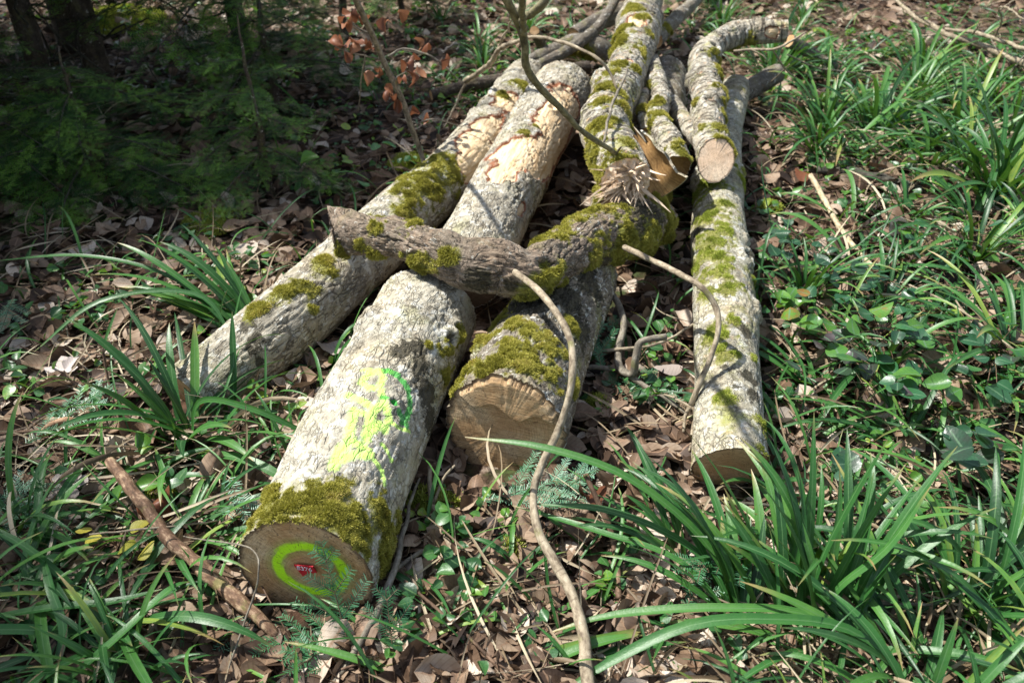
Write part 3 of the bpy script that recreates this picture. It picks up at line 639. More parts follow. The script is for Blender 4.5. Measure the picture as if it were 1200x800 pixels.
def splinter_burst():
    c = np.array(P(738, 212, .36)) - L5.o; ax = -L5.T[0]
    A = Acc(); r = random.Random(4)
    u = L5.U[0]; v = L5.V[0]
    for k in range(150):
        t = r.uniform(0, 6.28); rad = r.uniform(.0, .055) * (1.0 if k > 20 else .6)
        b = c + u * cos(t) * rad + v * sin(t) * rad + ax * r.uniform(-.02, .01)
        d = ax * r.uniform(.4, 1) + (u * cos(t) + v * sin(t)) * r.uniform(.0, .7) + np.array([r.uniform(-1.0, .35), 0, r.uniform(-.45, .15)])
        d = d / np.linalg.norm(d); ln = r.uniform(.04, .13) * (1.5 if k % 7 == 0 else 1); w = r.uniform(.003, .009)
        m = b + d * ln * .6 + np.array([0, 0, r.uniform(-.006, .006)])
        vv_, ff, _ = tube_arrays([(*b, w), (*m, w * .7), (*(b + d * ln), .0006)], 6, 4, 0, k)
        A.add(vv_, ff, np.repeat([[r.random(), r.random() * 3, r.random() * 3]], len(vv_), 0) + vv_ * 12)
    link('splinters', A.mesh('splinters', M['splinter'], False), L5.root)['label'] = 'pale raw wood splinters at the broken end'
splinter_burst()

# --- upper forked pole with clean pale cut end
L7 = Log('bent_pole', 'bent banded pole with a clean pinkish sawn end resting on the slim log', 'log',
         log_path([(838, 188), (832, 150), (829, 110), (824, 75), (838, 52), (868, 40), (922, 37)], [(.30, .064), (.315, .070), (.33, .074), (.35, .068), (.38, .062), (.40, .060), (.42, .056)]), M['bark_band'], seed=8, res=.005, nang=140, fiss=.004, lump=.17, tilt0=(.65, 0))
for (a, b, r) in ((852, 165, .04), (845, 150, .03), (848, 120, .02), (850, 90, .025), (843, 75, .03), (830, 60, .03), (860, 60, .03), (855, 180, .03), (838, 60, .02), (850, 140, .04), (852, 110, .04), (846, 85, .04), (815, 120, .02), (835, 100, .02), (858, 172, .04), (880, 50, .03), (822, 150, .02)): L7.blob(0, a, b, r * 1.15, 1, .7, 24)
L7.blob(2, 905, 38, .03, 1, .4, 14); L7.blob(2, 820, 85, .02, 1, .4, 14, st=.5)
L7.build(M['face_fresh'], M['face_pole'], moss=4000, mossmat='moss', mlen=.010)
L7b = Log('forked_limb', 'short banded limb wedged between the torn limb and the bent pole', 'branch',
          log_path([(828, 172), (815, 160), (800, 140), (788, 120)], [(.27, .030), (.28, .034), (.29, .036), (.28, .036)]), M['bark_band'], seed=12, res=.006, nang=60, fiss=.002, lump=.08)
L7b.build(M['face_pole'], None)
L6 = Log('torn_limb', 'banded mossy limb torn open at its near end showing tan wood', 'branch',
         log_path([(792, 196), (790, 178), (779, 158), (770, 140), (774, 115), (770, 90), (764, 70)], [(.34, .050), (.36, .048), (.36, .044), (.35, .044), (.36, .046), (.36, .042), (.36, .034)]), M['bark_band'], seed=9, res=.005, nang=110, fiss=.004, lump=.22)
for (a, b, r) in ((775, 135, .04), (765, 140, .04), (785, 140, .03), (795, 190, .02), (760, 100, .03), (800, 180, .03), (790, 170, .03), (768, 120, .03)): L6.blob(0, a, b, r * 1.2, 1, .7, 24)
L6.build(M['tan_wood'], None, step=lambda fc: -.03 * (1 - fc[..., 2] ** 3), moss=2500, mlen=.010)
def torn_slab():
    # hollow split shell: tan inside, bark outside
    A = Acc(); n, k = 26, 12; r = np.random.default_rng(5)
    top = np.array(P(746, 158, .47)); bot = np.array(P(784, 222, .33)); ax = bot - top; Ln = np.linalg.norm(ax); ax /= Ln
    view = np.array([-.55, -.75, .35]); u = view - ax * (view @ ax); u /= np.linalg.norm(u); w = np.cross(ax, u)
    def shell(off):
        vs = []
        for i in range(n):
            t = i / (n - 1)
            for j in range(k):
                e0 = .30 * math.sin(t * 9 + 1) + .22 * math.sin(t * 23) + .12 * math.sin(t * 47); e1 = .28 * math.sin(t * 8 + 3) + .2 * math.sin(t * 19 + 1); a0_ = -1.15 + e0 * .5; a1_ = 1.75 + e1 * .5
                a = a0_ + (a1_ - a0_) * j / (k - 1); width = (.020 + .046 * t ** .7) * (1 + .08 * math.sin(t * 14))
                tj = t
                if i < 6: tj = t - (.12 * math.sin(j * 2.1) + .08 * math.sin(j * 5.3)) * (1 - i / 6)
                p = top + ax * Ln * tj + w * math.sin(a) * (width + off) - u * math.cos(a) * (width * .8 + off) + u * .02 * math.sin(t * 2.5)
                vs.append(p)
        return np.array(vs)
    vi = shell(0) ; vo = shell(.008); i = np.arange(n - 1)[:, None] * k; j = np.arange(k - 1)[None]
    f = np.stack([i + j, i + j + 1, i + k + j + 1, i + k + j], -1).reshape(-1, 4)
    tt = np.repeat(np.linspace(0, 1, n), k); jj = np.tile(np.linspace(0, 1, k), n)
    at = np.stack([jj * .9, tt * .5, jj * 2], 1); nn = n * k
    rim = [(a, a + k, a + k + nn, a + nn) for a in range(0, (n - 1) * k, k)] + [(a, a + nn, a + k + nn, a + k) for a in range(k - 1, (n - 1) * k, k)]
    rim += [(a, a + 1, a + 1 + nn, a + nn) for a in range(k - 1)] + [(a, a + nn, a + 1 + nn, a + 1) for a in range((n - 1) * k, nn - 1)]
    A.add(np.vstack([vi]) - L6.o, f, at)
    o = link('torn_wood', A.mesh('torn_wood', M['tan_wood']), L6.root); o['label'] = 'tan torn inner wood'
    v2 = np.vstack([vi, vo]) - L6.o
    f2 = np.vstack([f + nn, np.array(rim)])
    s_ = np.vstack([at, at]); lc = np.stack([jj * .1, jj * .05, tt * .2], 1)
    link('torn_bark', raw_mesh('torn_bark', v2, f2, M['bark_peel'], {'lc': np.vstack([lc, lc + .003]), 'mk': np.zeros((2 * nn, 3))}), L6.root)
torn_slab()

# ------------------------------------------------------------------ loose sticks and branches
T = P
TW = lambda pts: PX([(a, b, max(c, .05), r) for a, b, c, r in pts])
stick('arching_stick', 'pale bare stick arching from under the crooked branch down past the weathered sawn end', 'stick',
      [TW([(596, 314, .36, .012), (628, 338, .42, .011), (652, 366, .43, .0105), (668, 398, .41, .010), (672, 430, .38, .0105), (668, 462, .33, .010), (655, 503, .26, .011), (636, 543, .20, .0115), (625, 578, .16, .0115), (630, 620, .14, .0125), (650, 658, .12, .013), (670, 694, .11, .0135), (682, 738, .10, .015), (688, 790, .09, .016), (700, 850, .07, .016)])], M['twig_pale'], wob=.003, seed=1, nang=12, thick=.80)
stick('hooked_stick', 'curved bare stick drooping from the mossy trunk onto the slim log', 'stick',
      [TW([(732, 290, .26, .011), (762, 304, .31, .010), (795, 320, .35, .0095), (820, 335, .36, .009), (838, 358, .32, .009), (842, 385, .28, .0085), (833, 418, .22, .0085), (820, 448, .16, .009), (810, 474, .10, .009)]),
       TW([(810, 474, .10, .008), (803, 488, .07, .006), (801, 506, .03, .004)]), TW([(810, 474, .10, .007), (816, 485, .08, .007), (812, 500, .05, .005), (808, 528, .02, .003)]), TW([(814, 480, .09, .005), (790, 466, .08, .004), (778, 462, .06, .0025)])], M['twig_pale'], wob=.002, seed=2, nang=10)
stick('crooked_root', 'grey crooked root with a raised elbow between the short log and the slim log', 'root',
      [TW([(715, 340, .10, .011), (727, 362, .10, .012), (731, 385, .09, .012), (724, 412, .07, .013), (727, 432, .06, .014), (742, 438, .07, .013), (745, 420, .12, .012), (750, 402, .16, .012), (762, 398, .17, .011), (781, 395, .17, .011)]),
       TW([(735, 438, .06, .010), (755, 452, .04, .009), (785, 470, .03, .007), (805, 485, .02, .005)])], M['twig_grey'], wob=.003, seed=3, nang=10)
stick('thin_pale_twig', 'thin pale forked twig lying across the litter behind the crooked root', 'twig',
      [TW([(682, 414, .05, .005), (705, 411, .07, .006), (735, 408, .09, .006), (765, 404, .10, .005), (790, 394, .10, .005), (818, 376, .10, .004)]), TW([(705, 411, .07, .004), (695, 404, .09, .003), (684, 400, .10, .002)])], M['twig_pale'], seed=4)
stick('dark_twig', 'short dark twig on the shaded litter beside the short log', 'twig', [TW([(672, 432, .03, .009), (700, 430, .04, .009), (726, 434, .05, .006)])], M['twig_grey'], seed=5)
stick('peeling_branch', 'brown dead branch with peeling pale strips lying beside the log with the green ring', 'branch',
      [TW([(128, 540, .14, .014), (165, 588, .12, .017), (210, 642, .11, .018), (258, 685, .09, .018), (300, 722, .07, .016), (325, 745, .05, .012)]),
       TW([(205, 634, .08, .008), (175, 606, .06, .008), (150, 578, .04, .006)])], mat_twig('twig_peeling', (0.06, 0.035, 0.02), (0.17, 0.10, 0.06), (0.52, 0.38, 0.24)), wob=.006, seed=6, nang=12, rough=.35)
stick('straight_twig', 'straight pale twig leaning against the marked log on the litter', 'twig',
      [TW([(504, 545, .10, .006), (504, 575, .07, .007), (512, 605, .05, .007), (530, 645, .04, .0065), (545, 685, .03, .006), (562, 722, .02, .005)]), TW([(508, 590, .06, .004), (520, 560, .10, .004), (533, 545, .13, .003)])], M['twig_pale'], seed=7)
stick('bottom_stick', 'slender grey stick slanting away below the moss of the marked log', 'stick',
      [TW([(380, 812, .03, .007), (418, 760, .06, .008), (447, 706, .09, .009), (466, 655, .10, .008), (478, 600, .10, .005), (492, 560, .10, .003)]), TW([(458, 672, .10, .005), (490, 648, .06, .006), (512, 642, .05, .006)])], M['twig_grey'], wob=.005, seed=8)
stick('thin_brown_twig', 'thin brown twig crossing the sedge blades below the marked log', 'twig', [TW([(474, 680, .10, .0035), (520, 720, .08, .004), (560, 756, .07, .004), (612, 812, .05, .004)])], M['twig_brown'], seed=9)
stick('knobbly_twig', 'short brown twig standing out of the litter beside the curled beech leaf', 'twig', [TW([(686, 555, .17, .007), (700, 585, .13, .007), (716, 622, .08, .008), (723, 662, .04, .008), (725, 700, .01, .008)])], M['twig_brown'], seed=10)
stick('flat_twig', 'thin dark twig lying flat behind the big sedge tussock', 'twig', [TW([(830, 588, .05, .004), (905, 592, .07, .0045), (980, 600, .08, .004), (1060, 610, .06, .003)])], M['twig_dark'], seed=11)
stick('low_grey_twig', 'smooth grey twig threaded through the base of the big sedge tussock', 'twig', [TW([(945, 680, .08, .004), (985, 702, .07, .005), (1030, 706, .07, .005), (1090, 708, .06, .003)])], M['twig_grey'], seed=12)
stick('bent_stalk', 'thin dry stalk bent over the sawn end with the green ring', 'stalk', [TW([(262, 800, .02, .002), (290, 720, .10, .0022), (303, 672, .17, .0022), (298, 645, .19, .002), (270, 637, .18, .002), (215, 628, .12, .0015)])], M['twig_grey'], seed=13)
stick('pale_stick', 'pale barkless stick lying across the litter beyond the slim log', 'stick',
      [TW([(950, 206, .09, .012), (968, 238, .08, .012), (990, 275, .07, .0115), (1012, 302, .06, .011), (1036, 324, .05, .008)])], mat_twig('twig_barkless', (0.25, 0.19, 0.11), (0.46, 0.38, 0.24), (0.60, 0.52, 0.36)), seed=14)
stick('long_dry_stalk', 'long thin dry bramble stalk stretched over the leaf cover', 'stalk', [TW([(1036, 324, .07, .004), (1085, 342, .09, .004), (1130, 366, .11, .004), (1175, 400, .10, .0035), (1230, 440, .06, .003)]), TW([(1120, 352, .10, .003), (1150, 395, .09, .003), (1158, 430, .05, .002)])], M['twig_pale'], seed=15)
stick('rotten_stick', 'dark rotten crumbling stick half buried in the litter', 'stick', [TW([(958, 200, .02, .020), (1000, 203, .03, .026), (1045, 212, .03, .024), (1082, 224, .02, .018)])], M['twig_dark'], wob=.01, seed=16, nang=12, rough=.5)
stick('arching_sapling', 'thin olive forked sapling bent over the logs onto the shattered trunk', 'sapling',
      [TW([(722, 180, .46, .010), (700, 166, .56, .011), (672, 144, .68, .011), (648, 118, .78, .012), (628, 96, .86, .012), (616, 78, .92, .0125), (615, 52, .98, .0125), (606, 22, 1.05, .0125), (588, -10, 1.12, .012), (560, -60, 1.2, .011)]),
       TW([(608, 19, 1.05, .009), (622, 17, 1.08, .012), (636, 4, 1.12, .011), (650, -20, 1.15, .01)]), TW([(615, 45, .98, .009), (613, 20, 1.10, .009), (606, -20, 1.2, .008)]),
       TW([(722, 180, .46, .008), (728, 172, .50, .004)]), TW([(718, 178, .47, .004), (745, 200, .38, .002)])], M['twig_olive'], wob=.006, seed=17, nang=12, thick=.72)
stick('lichen_twig', 'knobbly pale lichen covered twig reaching over the dark fallen branch', 'twig',
      [TW([(723, 104, .50, .005), (714, 85, .55, .006), (698, 68, .60, .0065), (672, 54, .62, .007), (648, 46, .62, .008), (622, 44, .60, .009), (600, 52, .52, .011), (583, 60, .45, .013), (575, 74, .38, .014), (560, 86, .30, .014), (546, 96, .22, .016)]),
       TW([(583, 58, .45, .006), (600, 25, .6, .005), (612, 8, .7, .004)]), TW([(546, 96, .22, .007), (533, 125, .1, .006), (520, 150, .03, .004)])], M['twig_pale'], wob=.01, seed=18, rough=.4, nang=10)
stick('thin_hanging_twig', 'thin grey twig leaning on the mossy bark of the shattered trunk', 'twig', [TW([(708, 166, .50, .005), (716, 128, .52, .006), (726, 104, .53, .006), (736, 80, .55, .004)])], M['twig_grey'], seed=19)

def bglog(name, label, cat, pts, mat, seed, moss=0, blobs=(), group=None, lump=.1):
    l = Log(name, label, cat, [(*P(a, b, z), r) for a, b, z, r in pts], mat, seed=seed, res=.012, nang=40, fiss=.003, lump=lump, group=group)
    for (a, b, r) in blobs: l.blob(0, a, b, r, 1, .7, 14)
    l.build(None, None, moss=moss, mlen=.014); return l
bglog('dark_fallen_branch', 'straight dark fallen branch lying across the ivy behind the peeled log', 'branch', [(505, 112, .04, .030), (560, 98, .07, .034), (620, 90, .10, .036), (690, 78, .12, .034)], M['bark_fir'], 21)
bglog('curved_grey_branch', 'smooth blue-grey curved branch rising from the ground behind the logs', 'branch', [(620, 82, .12, .030), (655, 65, .16, .034), (690, 42, .22, .034), (710, 20, .30, .032), (725, -10, .38, .030), (735, -40, .45, .028)], M['bark_far'], 22)
bglog('knotty_grey_branch', 'knotty dark grey branch with a swollen elbow behind the curved branch', 'branch', [(618, 72, .10, .035), (650, 60, .14, .045), (672, 52, .16, .060), (700, 56, .15, .065), (712, 66, .10, .055)], M['bark_far'], 23, 1500, ((668, 70, .08), (690, 66, .06)))
bglog('mossy_crossing_branch', 'thick dark branch behind the elbow, running under the long trunk', 'branch', [(672, 42, .16, .05), (700, 26, .20, .055), (730, 14, .24, .06)], M['bark_far'], 24)
bglog('cut_stub', 'short cut stub standing upright among the dark branches', 'stump', [(638, 62, .02, .035), (632, 48, .14, .034), (626, 36, .26, .030)], M['bark_far'], 25)
bglog('leaning_far_branch', 'grey mossy branch lying beyond the shattered trunk', 'branch', [(768, 48, .10, .055), (790, 24, .12, .05), (812, 4, .14, .045), (840, -25, .14, .04)], M['bark_mossy'], 26, 800, ((780, 30, .05),))
bglog('short_grey_log', 'short grey limb end jutting out behind the slim log', 'branch', [(868, 112, .12, .050), (890, 98, .15, .055), (912, 86, .18, .050)], M['bark_far'], 27)
bglog('brown_limb', 'short brown mossy limb behind the bent pole', 'branch', [(925, 48, .20, .04), (950, 62, .12, .035), (980, 80, .04, .028)], M['bark_far'], 28)
bglog('buried_trunk', 'dark mossy trunk buried beneath the shattered trunk', 'log', [(725, 265, .14, .12), (745, 215, .16, .13), (768, 150, .17, .12), (780, 90, .18, .11)], M['bark_mossy'], 29, 9000, ((740, 240, .12), (760, 230, .1), (720, 235, .12), (735, 200, .12), (770, 200, .1)))
bglog('pale_stub', 'small pale mossy stub beside the banded pole and shattered trunk', 'branch', [(757, 155, .30, .022), (752, 128, .33, .024), (756, 108, .36, .02)], M['bark_band'], 30, 300, ((752, 128, .03),))
stick('forked_twig', 'bare forked twig hooked over the end of the bent pole', 'twig',
      [TW([(860, 60, .44, .006), (885, 58, .46, .007), (908, 58, .48, .007), (928, 48, .52, .006), (944, 38, .56, .004)]), TW([(905, 58, .47, .004), (920, 80, .36, .005), (938, 98, .2, .004), (960, 120, .04, .003)]), TW([(880, 58, .46, .004), (895, 66, .44, .003), (898, 72, .42, .002)]), TW([(925, 76, .38, .003), (905, 95, .2, .003), (890, 112, .05, .002)])], M['twig_pale'], seed=31)
stick('trailing_twig', 'thin grey twig trailing over the grass from the bent pole', 'twig', [TW([(922, 64, .25, .004), (960, 80, .16, .004), (1010, 88, .12, .004), (1050, 108, .05, .003)])], M['twig_grey'], seed=32)
stick('dead_branch', 'long dead barkless branch lying on the far litter', 'branch',
      [TW([(1040, -8, .16, .012), (1072, 18, .17, .015), (1105, 38, .16, .018), (1150, 52, .14, .020), (1200, 77, .12, .022), (1260, 100, .10, .022)]), TW([(1110, 38, .16, .008), (1085, 42, .13, .005), (1062, 40, .10, .003)]), TW([(1092, 30, .16, .006), (1072, 16, .28, .003)])], M['twig_pale'], wob=.02, seed=33, nang=12)
stick('thin_dead_branch', 'thinner dead branch beside the long barkless one, with upright spurs', 'branch',
      [TW([(1108, 34, .18, .010), (1145, 40, .20, .013), (1190, 55, .20, .014), (1250, 78, .18, .014)]), TW([(1140, 40, .2, .008), (1150, 26, .3, .004)]), TW([(1165, 45, .2, .007), (1172, 30, .3, .007), (1172, 10, .42, .006), (1190, 14, .46, .005), (1200, 26, .44, .004), (1215, 40, .35, .004)]), TW([(1172, 12, .42, .005), (1200, -8, .5, .004)])], M['twig_pale'], wob=.02, seed=34, nang=10)
stick('grey_twig_tangle', 'tangle of fine grey twigs in the grass near the dead branch', 'twig', [TW([(1180, 90, .06, .006), (1205, 60, .2, .005), (1230, 30, .3, .004)]), TW([(1190, 78, .1, .004), (1170, 60, .2, .003), (1160, 44, .25, .003)])], M['twig_grey'], seed=35)
stick('short_stick', 'short brown stick half hidden in the far sedge', 'stick', [TW([(1075, 120, .03, .014), (1100, 126, .04, .015), (1130, 130, .03, .012)])], M['twig_dark'], seed=36)
stick('pale_grass_stalk', 'fine pale stalk hanging over the dark litter by the crooked branch', 'stalk', [TW([(762, 345, .06, .002), (770, 362, .1, .002), (790, 372, .14, .002), (818, 380, .16, .0015)])], M['twig_pale'], seed=37)
stick('peeled_root', 'small light-brown peeled root arching out of the litter', 'root', [TW([(45, 512, .03, .008), (60, 498, .07, .010), (82, 492, .08, .011), (100, 502, .04, .009)])], mat_twig('twig_tan', (0.12, 0.06, 0.03), (0.30, 0.18, 0.10), (0.50, 0.34, 0.22)), seed=38)
stick('dead_stick_pair', 'thin dark stick lying across fir needles at the litter edge', 'stick', [TW([(-20, 512, .04, .004), (25, 506, .05, .005), (70, 505, .05, .004)])], M['twig_brown'], seed=39)
stick('white_straw', 'pale straight straw lying across the peeling branch', 'straw', [TW([(105, 626, .12, .0022), (165, 620, .13, .0026), (215, 615, .11, .0026), (255, 610, .08, .002)])], M['twig_pale'], seed=40)
stick('brown_dead_stem', 'upright brown dead stem beside the sedge tussock of the grey log', 'stem', [TW([(136, 485, .02, .004), (128, 450, .09, .004), (120, 408, .18, .0045)])], M['twig_brown'], seed=41)

# ------------------------------------------------------------------ leaf templates
def blade_template(n=11, halfw=1.0, fold=.35):
    """strip along +Y of length 1 with unit half width in X; bent later"""
    t = np.linspace(0, 1, n)
    return t

def make_blade(A, base, az, elev, ln, w, droop, rnd, side=0.0, n=12, tw=0.0, fold=.30):
    """an arching sedge blade with a folded section"""
    th = elev; p = np.array(base, float); ds = ln / (n - 1); pts = []; dirs = []
    a = az
    for i in range(n):
        t = i / (n - 1)
        d = np.array([cos(a) * cos(th), sin(a) * cos(th), sin(th)]); pts.append(p.copy()); dirs.append(d)
        p = p + d * ds; th -= droop * ds * (0.25 + 1.9 * t); a += side * ds
        th = max(th, -1.25)
        if p[2] < float(GZf(p[0], p[1])) + .015 and th < 0: th = 0.05; droop = 0.0
    pts = np.array(pts); dirs = np.array(dirs); t = np.linspace(0, 1, n)
    h = np.array([-sin(az), cos(az), 0]); sd = h[None] + 0 * dirs; sd -= dirs * (sd * dirs).sum(1)[:, None]; sd /= np.linalg.norm(sd, axis=1)[:, None]
    nr = np.cross(sd, dirs) * -1
    ww = w * np.minimum(1, .55 + 1.6 * t) * np.clip((1 - t) * 3.2, 0, 1) ** .7; ww[-1] = w * .03
    tws = tw * t; c_, s_ = np.cos(tws)[:, None], np.sin(tws)[:, None]; sd, nr = sd * c_ + nr * s_, nr * c_ - sd * s_
    L_ = pts + sd * ww[:, None] + nr * (ww * fold)[:, None]; R_ = pts - sd * ww[:, None] + nr * (ww * fold)[:, None]
    v = np.stack([L_, pts, R_], 1).reshape(-1, 3)
    at = np.stack([np.full(3 * n, rnd), np.repeat(t, 3), np.tile([1, 0, -1], n)], 1)
    i = np.arange(n - 1)[:, None] * 3; j = np.arange(2)[None]
    f = np.stack([i + j, i + j + 1, i + j + 4, i + j + 3], -1).reshape(-1, 4)
    A.add(v, f, at)

_gx = np.linspace(-6, 6, 241); _gy = np.linspace(-1, 12, 261)
_GT = GZ(*np.meshgrid(_gx, _gy))
def GZf(x, y):
    i = min(max(int((x + 6) / .05), 0), 240); j = min(max(int((y + 1) / .05), 0), 260); return _GT[j, i]

def tussock(seed, n, ln, w, spread=(0, 2 * pi), elev=(55, 85), droop=(1.5, 3.5), dead=6, base_r=.03, origin=(0, 0)):
    """meshes (green, dead) of one sedge tussock round the origin"""
    r = random.Random(seed); A = Acc(); D = Acc()
    global GZf
    for k in range(n):
        az = r.uniform(*spread); el = radians(r.uniform(*elev)); b = (cos(az) * r.uniform(0, base_r), sin(az) * r.uniform(0, base_r), 0)
        l = ln * r.uniform(.55, 1.1)
        make_blade(A, b, az, el, l, w * r.uniform(.7, 1.15), r.uniform(*droop) / ln * .5, min(1, max(0, r.gauss(.45, .25))), r.uniform(-.8, .8), 13, r.uniform(-.7, .7), r.uniform(.15, .45))
    for k in range(dead):
        az = r.uniform(0, 2 * pi); l = ln * r.uniform(.3, .8)
        make_blade(D, (cos(az) * base_r, sin(az) * base_r, 0), az, radians(r.uniform(5, 55)), l, w * r.uniform(.4, .8), r.uniform(3, 6) / ln * .5, r.random(), r.uniform(-3, 3), 10, r.uniform(-3, 3), .5)
    return A.mesh('blades', M['sedge']), (D.mesh('dead_blades', M['straw']) if dead else None)

def place_tussock(meshes, label, loc, rz=0, sc=1.0, group=None, name='sedge_tussock'):
    t = thing(name, label, 'sedge', loc, rz, group); t.scale = (sc,) * 3
    a = link('blades', meshes[0], t)
    if meshes[1]: link('dead_blades', meshes[1], t)
    return t
_flat = GZf
GZf = lambda x, y: 0.0       # tussock meshes are made round the origin on level ground

def gp(px, py, dz=-.01):
    p = P(px, py, 0); return (p.x, p.y, gz1(p.x, p.y) + dz)

def big(label, px, py, seed, n, ln, w, spread, elev, droop, dead=8, br=.04, extra=None):
    r = random.Random(seed); A = Acc(); D = Acc(); o = Vector(gp(px, py))
    for k in range(n):
        sp = spread if not isinstance(spread[0], tuple) else spread[k % len(spread)]
        az = radians(r.uniform(*sp)); el = radians(r.uniform(*elev)); q = r.uniform(0, br); qa = r.uniform(0, 6.28)
        make_blade(A, (cos(qa) * q, sin(qa) * q, 0), az, el, ln * r.uniform(.55, 1.1), w * r.uniform(.75, 1.2), r.uniform(*droop) / ln * .5, min(1, max(0, r.gauss(.42, .25))), r.uniform(-1.0, 1.0), 16, r.uniform(-.8, .8), r.uniform(.15, .45))
    for k in range(dead):
        az = r.uniform(0, 6.28)
        make_blade(D, (cos(az) * br, sin(az) * br, 0), az, radians(r.uniform(5, 60)), ln * r.uniform(.3, .8), w * r.uniform(.35, .8), r.uniform(3, 6) / ln * .5, r.random(), r.uniform(-3, 3), 12, r.uniform(-4, 4), .5)
    for e in (extra or []):                      # single long blades: list of photo points with heights
        pts, ww, rn, dd = e
        c = catmull([(*(P(a, b, z) - o),) for a, b, z in pts], 22); B = D if dd else A
        T_, U_, V_ = frames(c); n_ = 22; t = np.linspace(0, 1, n_)
        wv = ww * np.minimum(1, .6 + 1.5 * t) * np.clip((1 - t) * 4, 0.03, 1) ** .7
        sdv = V_; v = np.stack([c + sdv * wv[:, None] + U_ * (wv * .3)[:, None], c, c - sdv * wv[:, None] + U_ * (wv * .3)[:, None]], 1).reshape(-1, 3)
        at = np.stack([np.full(3 * n_, rn), np.repeat(t, 3), np.tile([1, 0, -1], n_)], 1)
        i = np.arange(n_ - 1)[:, None] * 3; j = np.arange(2)[None]
        B.add(v, np.stack([i + j, i + j + 1, i + j + 4, i + j + 3], -1).reshape(-1, 4), at)
    t = thing('sedge_tussock', label, 'sedge', o)
    if A.n: link('blades', A.mesh('blades', M['sedge']), t)
    if D.n: link('dead_blades', D.mesh('dead_blades', M['straw']), t)
    return t
W1 = .0090
big('largest sedge tussock, with tall upright blades and dry brown ones at its base', 955, 745, 11, 30, .46, W1, (20, 175), (50, 82), (1.0, 2.2), 30, .07,
    [([(938, 735, .02), (960, 660, .18), (1000, 580, .33), (1040, 515, .44)], .0095, .3, 0), ([(955, 740, .02), (980, 690, .14), (1040, 640, .25), (1090, 570, .36)], .009, .5, 0), ([(975, 735, .02), (1010, 640, .2), (1022, 560, .30), (1020, 530, .32)], .009, .35, 0)])
big('sedge tussock with long blades arching towards the short log', 872, 735, 12, 20, .44, W1, ((95, 175), (60, 140)), (45, 78), (1.4, 2.8), 20, .05,
    [([(880, 745, .02), (830, 640, .16), (740, 562, .27), (640, 525, .30), (545, 512, .28)], .0085, .55, 0), ([(870, 740, .02), (820, 650, .12), (720, 600, .16), (620, 590, .14)], .008, .3, 0), ([(870, 745, .02), (800, 660, .12), (700, 622, .13), (600, 592, .10)], .007, .5, 0)])
big('sedge tussock with low blades fanning across the edge of the litter path', 1150, 720, 13, 26, .50, W1, (10, 200), (35, 75), (1.6, 3.2), 26, .08)
big('sedge tussock whose long blades sweep low over the beech litter', 1075, 800, 14, 15, .50, W1, (90, 210), (15, 55), (1.2, 2.4), 20, .06,
    [([(1085, 812, .02), (1000, 740, .12), (900, 725, .17), (800, 735, .16), (690, 790, .08), (640, 830, .03)], .0105, .45, 0), ([(1070, 800, .03), (960, 725, .12), (850, 712, .14), (720, 720, .1), (640, 742, .06)], .009, .6, 0)])
big('sedge tussock of narrow blades leaning over the twigs', 800, 660, 15, 16, .36, .007, (100, 200), (25, 65), (1.4, 3.0), 8, .03)
big('sedge tussock between the two thickest logs and the grey log', 225, 520, 16, 28, .46, .0105, ((60, 200), (-40, 60), (-170, -20)), (35, 80), (1.4, 3.0), 14, .06,
    [([(272, 500, .02), (274, 450, .1), (273, 400, .2), (272, 365, .27)], .009, .3, 0), ([(225, 520, .02), (235, 470, .14), (300, 480, .17), (385, 520, .10)], .008, .5, 0), ([(205, 530, .02), (200, 490, .14), (170, 450, .24), (122, 404, .32)], .007, .2, 0)])
big('sedge tussock growing behind the grey log, its blades hanging over dark litter', 295, 385, 17, 18, .50, .0105, (110, 215), (20, 60), (1.0, 2.2), 14, .05,
    [([(275, 400, .03), (230, 345, .14), (120, 352, .16), (40, 412, .05)], .008, .3, 0), ([(270, 385, .03), (200, 325, .16), (100, 300, .2), (-10, 306, .12)], .008, .25, 0)])
big('sedge tussock below the peeling branch', 130, 745, 18, 24, .42, W1, (0, 360), (10, 55), (1.5, 3.2), 16, .06,
    [([(60, 800, .02), (75, 740, .08), (60, 690, .12), (50, 650, .12)], .010, .35, 0), ([(70, 805, .04), (140, 745, .12), (200, 690, .14), (232, 680, .1)], .010, .5, 0), ([(-20, 725, .05), (60, 712, .10), (130, 705, .12), (190, 690, .12)], .009, .3, 0)])
big('sedge tussock at the litter edge with yellowing arching blades', 40, 690, 19, 14, .38, .0105, (-60, 120), (15, 60), (1.6, 3.2), 12, .05)
big('sedge tussock lying low over the beech litter below the twigs', 560, 790, 20, 15, .44, .0105, ((-20, 25), (150, 200)), (5, 30), (.6, 1.6), 10, .08)
big('sedge tussock hugging the butt of the slim log', 905, 575, 21, 12, .26, .006, (0, 360), (20, 70), (2, 4), 8, .03)
big('sedge tussock with pale-striped blades above the bramble runners', 1060, 505, 22, 20, .40, .0065, (-20, 200), (10, 45), (1, 2.6), 10, .05)
big('sedge tussock overhanging the bramble patch with thin bent blades', 1185, 420, 23, 20, .46, .009, (60, 250), (20, 60), (1, 2.6), 12, .05)
big('small sedge tussock between the sawn end of the marked log and the twigs', 600, 690, 24, 9, .20, .006, (0, 360), (20, 70), (2, 4), 5, .03)
big('tall blue-green sedge tussock at the edge of the far grass', 1165, 235, 25, 42, .62, .013, (0, 360), (35, 80), (1.4, 3), 14, .08)
big('sedge tussock between the marked log and the mossy grey log', 385, 430, 26, 14, .24, .006, (0, 360), (25, 75), (2, 4), 8, .03)
